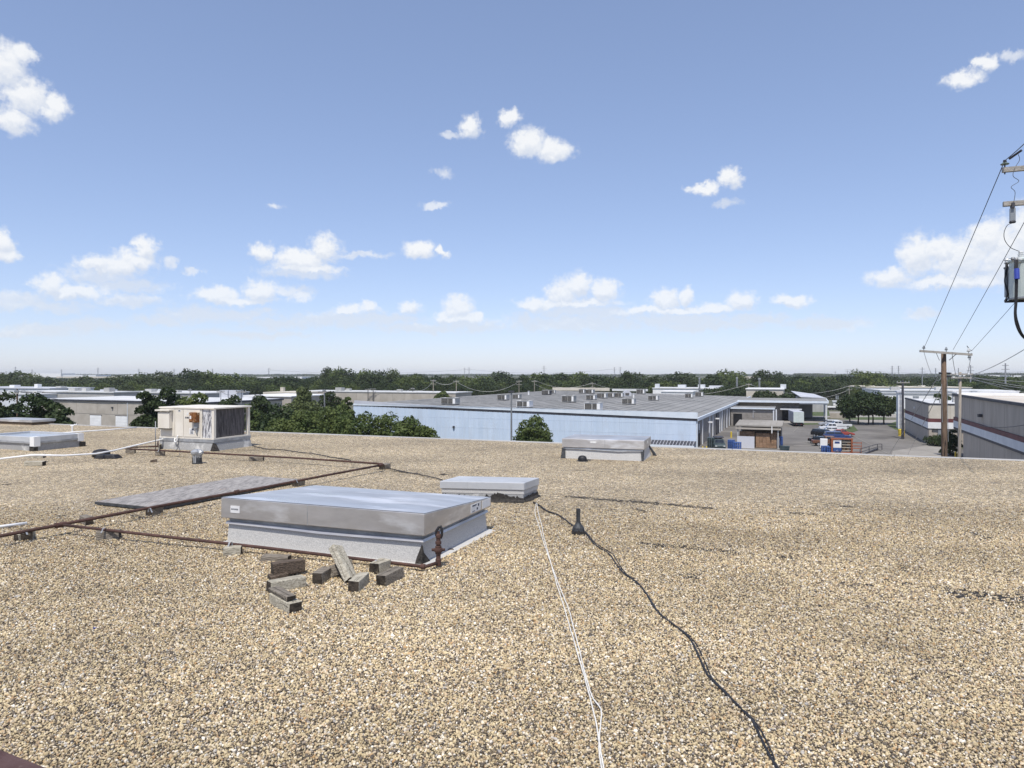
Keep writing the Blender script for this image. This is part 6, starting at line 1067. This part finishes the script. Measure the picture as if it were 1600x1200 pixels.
tree_px(1598, 613, 215, 26, 'small dark tree at the right edge over the white roof', 'leafdark', 73, n=2500, leaf=.35)
t = make_tree('hedge_shrub', 'dark shrub growing at the foot of the brown utility pole', 4.0, 1.5, 75, 'leafdark', 4500, .13, 'round', .05, 14, 'shrub'); put(t, at(Q(1484, HY, 112), GZ)); 
t = make_tree('hedge_shrub', 'low clipped shrub before the dark entry of the low wing', 1.9, 2.0, 76, 'leafdark', 3500, .13, 'round', .05, 14, 'shrub'); put(t, at(Q(1464, HY, 127), GZ))
# --- the long belt of trees beyond the roofs
rt = random.Random(12); protos = {}
for m in ('leafdark', 'leaffar', 'leafmid'):
    protos[m] = [make_tree('belt_tree', 'x', 10, 5.2 + .5 * k, 100 + k + len(m), m, 2000, .42, ('round', 'wide', 'round')[k], .06, 15, limbs=0, trunk=.22) for k in range(3)]
used = set()
TOP = [(-60, 583), (0, 583), (30, 586), (60, 588), (110, 593), (150, 591), (200, 588.5), (240, 585), (275, 584), (300, 581), (325, 580), (350, 585), (395, 590), (430, 588), (450, 587), (470, 590), (490, 583), (520, 577), (545, 579), (590, 582), (620, 580.5), (650, 585), (690, 584), (710, 582), (745, 584), (760, 587), (800, 584), (830, 586), (860, 584), (910, 581.5), (950, 583), (975, 580), (990, 580.5), (1010, 587), (1050, 585), (1093, 584), (1115, 586), (1135, 582.5), (1150, 583), (1165, 590), (1190, 583), (1215, 585), (1232, 590), (1262, 592), (1300, 590), (1322, 588), (1345, 583), (1366, 579), (1385, 583), (1410, 588), (1440, 592), (1480, 593), (1520, 590), (1545, 583), (1570, 590), (1620, 590), (1700, 588)]
def prof(x):
    for (a, ya), (b, yb) in zip(TOP, TOP[1:]):
        if a <= x <= b: return ya + (yb - ya) * (x - a) / (b - a)
    return 588
_p = prof
def prof(x): return _p(x) - 1.8
def belt_words(px, m, row):
    s = next(w for x, w in SEGS if px < x); return f'{TONE[m]} {row} row belt tree {s}', f'{TONE[m]} {row} row belt trees {s}'
SEGS = ((100, 'at the far left, above the glazed skylight'), (235, 'above the tan warehouse with white doors'), (400, 'above the air conditioner'), (560, 'above the leafy clump'), (720, 'above the long tan building'), (880, 'behind the left half of the blue warehouse roof'), (1040, 'behind the right half of the blue warehouse roof'), (1180, 'behind the metal chimneys'), (1300, 'above the canopy and gabled building'), (1420, 'above the verge trees of the lot'), (1500, 'behind the brown pole'), (9999, 'above the tall taupe building at the right'))
TONE = {'leafdark': 'dark green', 'leaffar': 'dull green', 'leafmid': 'mid green'}
def belt(px, yt, D, wpx, m, row):
    p = rt.choice(protos[m]); key = p.name
    if key in used: p = copy_tree(p)
    used.add(key); h = Q(px, yt, D).z - GZ
    put(p, at(Q(px, HY, D), GZ), rt.uniform(0, 6.28), (wpx * D / F / 10.4, wpx * D / F / 10.4, h / 10), *belt_words(px, m, row))
x = -50
while x < 1690:
    m = ('leaffar' if rt.random() < .75 else 'leafmid') if x < 290 else ('leafmid' if rt.random() < .3 else 'leafdark'); w = rt.uniform(24, 60)
    belt(x, prof(x) + rt.choice((-2.5, -1, 0, 2, 5, 7)), rt.uniform(400, 440), w, m, 'rear'); x += w * .55
x = -50
while x < 1690:
    m = ('leaffar' if rt.random() < .65 else 'leafmid') if x < 290 else ('leafmid' if rt.random() < .35 else 'leafdark'); w = rt.uniform(20, 50)
    belt(x, prof(x) + rt.uniform(2, 14), rt.uniform(360, 385), w, m, 'middle'); x += w * .6
x = -50
while x < 1690:
    m = ('leaffar' if rt.random() < .5 else 'leafmid') if x < 290 else ('leafmid' if rt.random() < .3 else 'leafdark'); w = rt.uniform(20, 30)
    if not (1010 < x < 1130): belt(x, 600 + rt.uniform(-2, 2), rt.uniform(335, 350), w, m, 'front')
    x += w * .8
# farther woods: one mass each, uncountable at that distance
def woods(name, D, x0, x1, ytop, amp, seed, mat):
    g = np.random.default_rng(seed); n = int((x1 - x0) * 34); px = g.uniform(x0, x1, n); ph = g.uniform(0, 6.28, 6)
    top = ytop + amp * sum(np.sin(px / l + p) for l, p in zip((9, 17, 31, 57, 7, 23), ph)) / 2.2
    Y = D * g.uniform(1, 1.15, n); z = EZ - (top - HY) * Y / F; zz = GZ + (z - GZ) * g.beta(3, 1, n); c = np.stack([(px - 800) / F * Y, Y, zz], 1); s = D / F * 2.0 * g.uniform(.6, 1.3, (n, 1))
    nn = g.normal(size=(n, 3)); nn[:, 2] += .6; nn /= np.linalg.norm(nn, axis=1)[:, None]; r = g.normal(size=(n, 3)); t1 = np.cross(nn, r); t1 /= np.linalg.norm(t1, axis=1)[:, None]; t2 = np.cross(nn, t1)
    v = np.stack([c - t1 * s, c - t2 * s * .7, c + t1 * s, c + t2 * s * .7], 1).reshape(-1, 3); m = bpy.data.meshes.new(name); m.vertices.add(4 * n); m.vertices.foreach_set('co', v.astype(np.float32).ravel()); m.loops.add(4 * n); m.loops.foreach_set('vertex_index', np.arange(4 * n, dtype=np.int32)); m.polygons.add(n); m.polygons.foreach_set('loop_start', np.arange(0, 4 * n, 4, dtype=np.int32)); m.materials.append(MAT[mat]); m.update(calc_edges=True)
    o = bpy.data.objects.new(name, m); COL.objects.link(o); o['kind'] = 'stuff'
woods('far_woods', 900, 1230, 1700, 589.5, 1.0, 1, 'leaffar'); woods('far_woods', 1150, -80, 700, 592.0, .6, 2, 'leaffar'); woods('distant_woods', 2800, -80, 1700, 586.0, .35, 3, 'leaffar'); woods('distant_woods', 2000, 1240, 1700, 585.0, .8, 4, 'leaffar')
# ================================================================== POLES, WIRES, TOWERS
def wire(label, p0, p1, sag=0.0, r=.012, mat='wire', n=14, name='wire', cat='wire', group=None):
    pts = [p0.lerp(p1, i / n) - Z * (sag * 4 * (i / n) * (1 - i / n)) for i in range(n + 1)]; b = MB(); b.tube(pts, r, 5, False); return tag(b.build(name, mat, None, p0), label, cat, group)
def insul(root, c, s=1.0, mat='porcelain'):
    b = MB(); b.lathe([(.02 * s, -.12 * s), (.02 * s, 0), (.07 * s, .01 * s), (.10 * s, .04 * s), (.05 * s, .06 * s), (.085 * s, .08 * s), (.04 * s, .13 * s), (.055 * s, .15 * s), (.03 * s, .19 * s), (.01 * s, .20 * s)], 10, c); return b.build('insulator', mat, root)
# P1: brown pole before the lot
D1_ = 34.0; top1 = Q(1474.5, 551.5, D1_); p1 = thing('utility_pole', 'tall brown wooden utility pole with a silvery crossarm before the low wing', 'utility pole', at(Q(1477, HY, D1_), GZ)); bt_ = at(Q(1477.5, HY, D1_), GZ)
b = MB(); b.tube([bt_, bt_.lerp(top1, .4), bt_.lerp(top1, .8), top1 - Z * .02], [.165, .15, .125, .108], 14); b.build('pole', 'polewood', p1, smooth=True)
aL, aR = Q(1435, 548.6, D1_ - .2), Q(1516, 554.3, D1_ - .05); ad = (aR - aL).normalized(); an = ad.cross(Z).normalized(); au = an.cross(ad)
b = MB(); b.rbox((aL + aR) / 2 + an * .12, ad, an, au, (aR - aL).length, .09, .105, .004); b.build('crossarm', 'arm', p1)
b = MB(); b.tube([aL.lerp(aR, .68) + an * .19 - au * .02, Q(1480, 563, D1_) + an * .13], .018, 6); b.tube([aL.lerp(aR, .33) + an * .03, Q(1470, 563, D1_) - an * .1], .012, 6); b.build('brace', 'darktrim', p1)
ins1 = [aL.lerp(aR, f) + an * .12 + au * .17 for f in (.075, .63, .985)]
insul(p1, aL.lerp(aR, .07) + an * .12 + au * .12, .8, 'tankgrey'); insul(p1, aL.lerp(aR, .50) + an * .12 + au * .12, .8, 'tankgrey'); insul(p1, aL.lerp(aR, .93) + an * .12 + au * .12, .9, 'porcelain'); insul(p1, aL.lerp(aR, .95) + an * .12 - au * .18, .8, 'tankgrey')
b = MB(); c = aL.lerp(aR, .94) + an * .12 + au * .22; b.tube([c - ad * .12 + au * .18, c + ad * .03, c + ad * .12 - au * .02], .02, 6); b.build('switch_blade', 'steelpole', p1)
b = MB()
for yy, dx in ((583, -4), (583, 5), (588, 6)): c = Q(1475 + dx, yy, D1_); b.tube([c - ad * .12, c + ad * .16], .045, 6)
b.build('bracket', 'darktrim', p1)
for y0, y1, s in ((600, 660, -1), (590, 690, 1)): b = MB(); b.tube([Q(1475.5 + s * 4.2, y0, D1_ - .1), Q(1477 + s * 4.6, y1, D1_ - .12)], .012, 5); b.build('ground_wire', 'palewire', p1)
# P2: thin grey pole further on
D2 = 62.0; p2b = at(Q(1498, HY, D2), GZ); p2t = Q(1500.5, 581.5, D2); p2 = thing('utility_pole', 'thin grey wooden utility pole between the brown pole and the tall taupe building', 'utility pole', p2b)
b = MB(); b.tube([p2b, p2b.lerp(p2t, .5), p2t], [.14, .13, .10], 10); b.build('pole', 'polegrey', p2, smooth=True)
for y, x0, x1 in ((584.5, 1482, 1518), (590, 1484, 1516)):
    a, c = Q(x0, y, D2), Q(x1, y + .3, D2); b = MB(); d = (c - a).normalized(); b.rbox((a + c) / 2 - Vector((0, .18, 0)), d, d.cross(Z), Z, (c - a).length, .1, .12, .004); b.build('crossarm', 'arm', p2)
for x, y in ((1487, 584), (1493, 585.5), (1498, 588), (1504, 587.5), (1511, 585), (1488, 590)): 
    c = Q(x, y, D2 - .18); b = MB(); b.tube([c, c + Vector((.22, 0, .03))], [.10, .06], 8); b.build('insulator', 'porcelain', p2)
b = MB(); b.tube([Q(1497.5, 575, D2), Q(1497.5, 602, D2)], .03, 6); b.build('riser_pipe', 'steelpole', p2)
# P3: pole with transformers just outside the frame on the right
D3 = 14.2; a3 = Q(1561.5, 270, D3); PX = a3 + u21 * 1.22; p3b = at(PX, GZ); p3 = thing('utility_pole', 'utility pole at the right edge with weathered crossarms and two transformers', 'utility pole', p3b)
b = MB(); b.tube([p3b, at(PX, EZ + .5), at(PX, EZ + 4.9)], [.19, .15, .12], 14); b.build('pole', 'polewood', p3, smooth=True)
for z, c0, l in ((EZ + 313 * D3 / F, a3 - v21 * .2, 2.45), (EZ + 260.5 * D3 / F, Q(1563, 322, D3) - v21 * .2, 2.40)):
    b = MB(); c = at(c0, z) + u21 * l / 2; b.rbox(c, u21, v21, Z, l, .09, .088, .003); b.build('crossarm', 'arm', p3)
zA = EZ + 313 * D3 / F + .044; ia = at(Q(1570, 262, D3 - .2), zA); ib = at(a3 + u21 * .95 - v21 * .2, zA); ic = at(a3 + u21 * 2.3 - v21 * .2, zA)
for c in (ia, ib, ic):
    b = MB(); b.tube([c - Z * .13, c + Z * .06], .012, 6); b.build('pin', 'darktrim', p3); b = MB(); b.lathe([(.02, .055), (.070, .06), (.078, .075), (.045, .095), (.03, .10)], 12, c); b.build('insulator', 'greenporc', p3); b = MB(); b.lathe([(.032, .10), (.035, .115), (.028, .135), (.03, .15), (.01, .155)], 10, c); b.build('insulator_cap', 'darktrim', p3)
fz = Q(1582, 325, D3 - .25); b = MB(); b.rbox(Q(1582, 335.5, D3 - .26), u21, v21, Z, .09, .06, .25, .003); b.build('fuse_cutout', 'tankgrey', p3); b = MB(); b.lathe([(.05, .0), (.06, .02), (.05, .04), (.03, .05)], 10, Q(1582, 348.5, D3 - .26)); b.build('fuse_cap', 'darktrim', p3); b = MB(); b.rbox(Q(1582, 321.5, D3 - .27), u21, v21, Z, .05, .13, .10, .0); b.build('fuse_bracket', 'darktrim', p3)
def loop(label, pts, r=.006, mat='rubber', name='jumper_wire', root=None):
    b = MB(); out = []
    for i in range(len(pts) - 1):
        q0, q1, q2_, q3 = pts[max(i - 1, 0)], pts[i], pts[i + 1], pts[min(i + 2, len(pts) - 1)]
        for k in range(6): s = k / 6; out.append(.5 * (2 * q1 + (q2_ - q0) * s + (2 * q0 - 5 * q1 + 4 * q2_ - q3) * s * s + (3 * q1 - q0 - 3 * q2_ + q3) * s ** 3))
    b.tube(out + [pts[-1]], r, 6); return b.build(name, mat, root)
q3 = lambda x, y, d=D3 - .3: Q(x, y, d)
loop('', [q3(1591, 241), q3(1593, 250), q3(1586, 262), q3(1583, 275), q3(1592, 283), q3(1580, 292), q3(1586, 300), q3(1584, 316), q3(1583, 320)], .005, 'wire', root=p3)
loop('', [q3(1581, 349), q3(1574, 352), q3(1569, 363), q3(1570, 375), q3(1578, 386), q3(1588, 391), q3(1596, 394)], .006, 'rubber', root=p3)
tcx = Q(1612, HY, D3 - .25); tz1, tz0 = EZ + (583 - 404) * (D3 - .6) / F, EZ + (583 - 463) * (D3 - .6) / F
tf = thing('transformer', 'pale green can transformer hanging on the right edge pole', 'transformer', at(tcx, tz0)); r_ = .365
b = MB(); b.lathe([(r_, tz0), (r_, tz1)], 28, (tcx.x, tcx.y, 0)); b.build('tank', 'tankpale', tf, smooth=False)
b = MB(); b.lathe([(r_ + .025, tz1 + .001), (r_ + .025, tz1 + .03), (r_ * .9, tz1 + .06), (.05, tz1 + .09)], 28, (tcx.x, tcx.y, 0)); b.build('lid', 'tankpale', tf); b = MB(); b.lathe([(r_ + .012, tz0 - .02), (r_ + .012, tz0 + .015)], 28, (tcx.x, tcx.y, 0)); b.build('base_rim', 'tankgrey', tf)
b = MB(); c = Q(1595, 397, D3 - .3); b.lathe([(.05, 0), (.06, .04), (.04, .05), (.055, .08), (.035, .09), (.045, .12), (.02, .15)], 10, at(c, tz1 + .05)); b.build('bushing', 'porcelain', tf)
for x, y, d in ((1589, 406, -.45), (1584, 405, -.3)): c = q3(x, y, D3 + d); b = MB(); b.tube([c + Vector((.08, .05, 0)), c - Vector((.03, .03, 0))], [.055, .04], 8); b.build('bushing', 'porcelain', tf); b = MB(); b.lathe([(.03, -.02), (.04, 0), (.03, .03)], 8, c - Vector((.04, .03, 0))); b.build('terminal', 'steelpole', tf)
tcy = Q(1589, HY, D3 + .45); t2a, t2b = EZ + (583 - 417) * (D3 + .3) / F, EZ + (583 - 462) * (D3 + .3) / F
t2 = thing('transformer', 'dark grey can transformer half hidden behind the pale green one', 'transformer', at(tcy, t2b)); r2_ = .215
b = MB(); b.lathe([(r2_, t2b), (r2_, t2a)], 24, (tcy.x, tcy.y, 0)); b.build('tank', 'tankgrey', t2); b = MB(); b.lathe([(r2_ + .015, t2a + .001), (r2_ + .015, t2a + .025), (.04, t2a + .06)], 24, (tcy.x, tcy.y, 0)); b.build('lid', 'tankgrey', t2)
for x in (1573, 1578): c = Q(x, 408, D3 + .2); b = MB(); b.lathe([(.035, -.06), (.05, -.03), (.03, -.01), (.05, .02), (.035, .05), (.01, .06)], 8, c); b.build('bushing', 'porcelain', t2)
b = MB(); c = Q(1582, 436, D3 + .2); b.box(c.x - .05, c.x + .05, c.y - .03, c.y, c.z - .02, c.z + .02); b.build('lug', 'steelpole', t2)
bar = Q(1570, 471.5, D3); b = MB(); b.rbox(bar + u21 * .55 + Z * .0, u21, v21, Z, 1.1, .05, .04, .0); b.build('support_bar', 'darktrim', p3)
loop('', [Q(1572, 410, D3 + .1), Q(1571.5, 425, D3 + .05), Q(1570, 440, D3 + .05), Q(1573.5, 455, D3), Q(1573, 464, D3), Q(1569.5, 471, D3)], .014, root=t2, name='lead_cable'); loop('', [Q(1574.5, 410, D3 + .1), Q(1573.5, 425, D3 + .05), Q(1573.5, 440, D3 + .05), Q(1574.5, 455, D3), Q(1576, 464, D3), Q(1571.5, 471, D3)], .013, root=t2, name='lead_cable')
cabs = [loop('', [q3(1586.5 + i * 1.6, 406, D3 - .62), q3(1586 + i * 1.7, 420, D3 - .64), q3(1587 + i * 1.2, 440, D3 - .66), q3(1586.5 + i, 470, D3 - .66), q3(1585.5 + i * .9, 490, D3 - .66), q3(1587.5 + i * 1.6, 506, D3 - .64), q3(1594 + i * 1.5, 521 + i * .4, D3 - .6), q3(1604 + i, 531 - i * .6, D3 - .5), q3(1625, 540, D3 - .3), Q(1660, 545, D3 - .1)], .016, root=tf, name='lead_cable') for i in range(3)]
b = MB(); b.tube([q3(1588.5, 420, D3 - .66), q3(1589, 436, D3 - .685)], .045, 8); b.build('blue_tape', 'blueband', tf)
# conductors
grp = 'wires from the right edge pole to the brown pole'
wire('left conductor from the right edge pole to the left end of the brown pole crossarm', ia + Z * .14, ins1[0], .05, .0085); wire('middle conductor from the right edge pole to the centre of the brown pole', ib + Z * .14, ins1[1], .05, .0085); wire('right conductor from the right edge pole to the right end of the brown pole crossarm', ic + Z * .14, ins1[2], .05, .0085)
wire('dark conductor leaving the topmost insulator towards the upper right corner', ia + Z * .14, Q(1680, 140, 8.6), .05, .008, n=8); c = Q(1587, 241.5, D3 - 1.0); b = MB(); b.tube([c - Vector((.05, -.1, .05)), c + Vector((.04, -.1, .05))], .022, 8); b.build('splice_clamp', 'darktrim', p3)
wire('grey cable dropping from the right edge to the thin grey pole', Q(1700, 478, 30), Q(1512, 588, D2), .4, .022, 'palewire'); wire('grey loop wire from the brown pole crossarm down to the thin grey pole, right one', ins1[2] - au * .1, Q(1506, 588, D2), .6, .014, 'palewire'); wire('grey loop wire from the brown pole crossarm down to the thin grey pole, left one', aL.lerp(aR, .62) + an * .1, Q(1497.5, 583, D2), .6, .014, 'palewire')
wire('thin looping wire from the left end of the crossarm behind the brown pole', ins1[0] - au * .2, Q(1473, 583, D2), 1.0, .010, 'palewire')
for i, (y0, y1, s) in enumerate(((585, 583.5, .2), (590, 594, .4), (587, 600, 1.0), (589, 606, 1.5), (591.5, 594.5, 1.2))): wire(('straight upper', 'second', 'third sagging', 'low steep', 'lower level')[i] + ' pale wire running right from the thin grey pole', Q(1512, y0, D2), Q(1720, y1, 120), s, .02, 'palewire')
for x0, y0, D, x1, y1, l in ((1452, 616, 36, 1385, 703, 'pale stay wire slanting down left of the brown pole to the lot'), (1474, 640, 34.2, 1419, 695, 'second pale stay wire slanting from the brown pole past the entry')): wire(l, Q(1474, y0 - 40, D1_), G(x1, y1 + 14), 0, .02, 'palewire')
wire('service cable from the tall taupe wall looping to the right', Q(1520, 662, 100), Q(1640, 655, 60), .6, .045); wire('pale wire crossing before the tall taupe wall', Q(1489, 624, 112), Q(1640, 643, 75), .1, .03, 'palewire')
# mid distance poles
def mpole(px, yt, yb, D, label, mat='steelpole', r=.12, arm=0, lamp=0, ins=0):
    c = Q(px, yb, D); base = at(c, GZ); t = thing('light_pole' if lamp else 'utility_pole', label, 'light pole' if lamp else 'utility pole', base); top = Q(px, yt, D); b = MB(); b.tube([base, top], [r, r * .75], 8); b.build('pole', mat, t)
    if arm:
        for k in range(ins or 1): b = MB(); z = top.z - .5 - k * 1.3; w = arm * D / F / 2; b.rbox((c.x, c.y - .15, z), Vector((1, 0, 0)), Vector((0, 1, 0)), Z, 2 * w, .12, .14, 0); b.build('crossarm', 'arm', t)
        for f in (-.9, -.4, .4, .9): b = MB(); b.lathe([(.06, 0), (.09, .12), (.05, .3)], 6, (c.x + f * w, c.y - .15, top.z - .43)); b.build('insulator', 'tankgrey', t)
    if lamp:
        b = MB(); b.box(top.x - lamp, top.x + lamp, top.y - .3, top.y + .3, top.z, top.z + .22); b.build('lamp_head', 'darktrim', t)
    return t, top
mpole(799, 613, 700, 108, 'slim grey light pole before the middle of the blue warehouse', r=.15, lamp=.45); mpole(507, 608, 640, 118, 'slim grey pole standing in the leafy clump', r=.13, arm=5)
mpole(27, 608, 660, 88, 'reddish pole with a pale head among the dark trees at far left', 'polewood', .12, arm=6); mpole(377, 608, 640, 125, 'grey pole with a crossarm above the air conditioner', r=.13, arm=16); mpole(297, 607, 640, 150, 'thin grey pole behind the dark trees near the air conditioner', r=.11, arm=5); mpole(345, 609, 640, 160, 'thin grey pole with small arms left of the taller crossarm pole', r=.10, arm=12)
mpole(1410.5, 594, 680, 140, 'dark pole with a wide lamp arm at the corner of the low wing', 'darktrim', .28, arm=20); mpole(1406.5, 613, 676, 150, 'second thin pole beside the white stair tower', r=.12)
gpx = [(575, 607), (583, 606), (645, 605.5), (677, 593), (713, 594), (811, 594), (835, 594), (926, 598), (1170, 599), (1327, 602)]
tops = []
for i, ((px, yt), l) in enumerate(zip(gpx, ('dark pole left of two before the long tan building', 'dark pole right of two before the long tan building', 'lone dark pole at the middle of the long tan building', 'pale tall pole in front of the trees above the long tan building', 'pole with white insulators at the back left of the warehouse roof', 'pole left of the pair in the belt behind the warehouse', 'pole right of the pair in the belt behind the warehouse', 'pole in the belt behind the middle of the warehouse', 'pole in the belt beside the middle chimney', 'pole in the belt left of the verge trees'))):
    t, tp = mpole(px, yt, 640, 285, l, 'polegrey' if i > 2 else 'darktrim', .17, arm=9 if i != 2 else 6, ins=1 + (i % 2)); tops.append(tp)
for a, b_, s, dz, l in ((0, 2, 3, 0, 'wire along the long tan building from the twin dark poles'), (2, 3, 2, -.6, 'wire from the lone dark pole up to the pale pole'), (3, 4, 1.5, -.4, 'wire between the two pale poles above the long tan building'), (4, 5, 4, -.6, 'long wire across the belt to the left of the pole pair'), (6, 7, 2.5, 0, 'upper wire in the belt right of the pole pair'), (6, 7, 3, -1.5, 'lower wire in the belt right of the pole pair'), (7, 8, 5, -.3, 'sagging wire behind the warehouse units'), (8, 9, 3.5, -.3, 'upper wire from the chimneys to the verge trees'), (8, 9, 4.5, -1.8, 'lower wire from the chimneys to the verge trees')):
    wire(l, tops[a] + Z * dz, tops[b_] + Z * dz, s, .05, 'palewire', 18)
wire('wire from the belt pole running right behind the verge trees', tops[9] - Z * .3, Q(1700, 598, 260), 4, .05, 'palewire', 18); wire('wire on the left from the crossarm pole down to the tree clump', Q(377, 610, 125), Q(470, 617, 150), 1, .035, 'wire'); wire('wire on the left between the two crossarm poles', Q(345, 611, 160), Q(377, 611, 125), .8, .035)
wire('wire on the left from the reddish pole to the tan warehouse roof', Q(27, 611, 88), Q(240, 622, 170), 1.5, .03)
# transmission line on the horizon
def tower(px, yt, D, label, lattice=True, r=.5):
    base = at(Q(px, HY, D), GZ); top = Q(px, yt, D); t = thing('transmission_tower' if lattice else 'transmission_pole', label, 'transmission tower', base, 0, None); h = top.z - GZ; w = h * .075
    if lattice:
        for sx in (-1, 1):
            for sy in (-1, 1): b = MB(); b.tube([base + Vector((sx * w, sy * w, 0)), base + Vector((sx * w * .25, sy * w * .25, h * .6)), base + Vector((sx * .25, sy * .25, h))], r * .38, 4); b.build('leg', 'farpole', t)
        b = MB(); 
        for k in range(7): z0, z1 = h * k / 8, h * (k + 1) / 8; w0, w1 = max(.25 * w, w * (1 - 1.25 * k / 8)), max(.25 * w, w * (1 - 1.25 * (k + 1) / 8)); s = 1 if k % 2 else -1; b.tube([base + Vector((-s * w0, -w0, z0)), base + Vector((s * w1, -w1, z1))], r * .25, 4)
        o = b.build('bracing', 'farpole', t); o['kind'] = 'stuff'
    else: b = MB(); b.tube([base, top], [r, r * .6], 8); b.build('pole', 'farpole', t)
    for k, f in enumerate((.72, .83, .94)):
        b = MB(); a = h * (.13 if k != 1 else .16) * (1 if lattice else .7); b.tube([base + Vector((-a, 0, h * f)), base + Vector((a, 0, h * f))], r * .3, 5); b.build('crossarm', 'farpole', t)
for px, yt, D, l in ((24, 573, 1500, 'hazy lattice tower on the horizon at far left'), (96, 577, 1700, 'small hazy tower over the white warehouses at left'), (153, 574.5, 1500, 'hazy tower left of the cream far warehouse'), (217, 576, 1600, 'hazy tower above the left belt of trees'), (272, 576, 1600, 'hazy tower left of the air conditioner'), (332, 576, 1600, 'hazy tower above the air conditioner'), (50, 577, 1800, 'faint tower between the first two at far left'), (420, 575, 1500, 'hazy tower above the gap with white roofs'), (507, 575, 1500, 'hazy tower at the left of the tallest belt tree'), (599, 576, 1600, 'hazy tower left of its pair over the belt centre left'), (606, 574.5, 1500, 'hazy tower right of its pair over the belt centre left'), (726, 574.5, 1500, 'hazy tower left of the pair over the warehouse left end'), (733, 573.5, 1450, 'hazy tower right of the pair over the warehouse left end'), (850, 571.5, 1100, 'clearest lattice tower standing over the warehouse middle'), (960, 573.5, 1350, 'hazy tower left of the pair over the tall dark belt trees'), (969, 573, 1350, 'hazy tower right of the pair over the tall dark belt trees'), (1140, 579, 1500, 'short tower tip over the belt near the chimneys'), (1202, 578.5, 1300, 'short tower tip behind the tree right of the chimneys'), (1394, 571.5, 1200, 'hazy lattice tower left of a pair over the verge trees'), (1404, 571.5, 1200, 'hazy lattice tower right of a pair over the verge trees'), (1462, 575, 1200, 'hazy lattice tower just left of the brown pole')):
    tower(px, yt, D, l)
for px, yt, D, l, r in ((1441, 574, 420, 'slim grey steel line pole left of the brown pole', .35), (1516.5, 570.5, 380, 'grey steel line pole right of the brown pole', .42), (1571, 567.5, 360, 'tallest grey steel line pole near the right edge', .50), (1324, 579, 520, 'thin steel line pole over the right belt', .3), (1305, 580, 600, 'faint steel line pole left of the thin one over the right belt', .3)): tower(px, yt, D, l, False, r)
hw = Vector((0, 0, 0))
for i, (y0, y1) in enumerate(((577, 579), (579.5, 581))): wire(('upper', 'lower')[i] + ' far power line crossing the sky over the right belt', Q(1320, y0, 520), Q(1720, y0 - 3, 330), 3, .06, 'farpole', 16)
wire('very faint power line over the left belt', Q(420, 578, 1500), Q(733, 577, 1450), 8, .18, 'farpole', 16); wire('very faint power line over the belt centre', Q(733, 577, 1450), Q(960, 576.5, 1350), 8, .18, 'farpole', 16)

# ================================================================== HAZE
hz = MB(); hz.box(-9500, 9500, -3500, 7000, GZ - 1.0, 24); hm = bpy.data.materials.new('haze'); hm.use_nodes = True; ht = hm.node_tree; ht.nodes.clear()
pv = ht.nodes.new('ShaderNodeVolumePrincipled'); pv.inputs['Color'].default_value = (.9, .95, 1, 1); pv.inputs['Density'].default_value = .00009; pv.inputs['Anisotropy'].default_value = -.3; ho = ht.nodes.new('ShaderNodeOutputMaterial'); ht.links.new(pv.outputs[0], ho.inputs['Volume'])
MAT['haze'] = hm; o = hz.build('haze', 'haze'); o['kind'] = 'stuff'
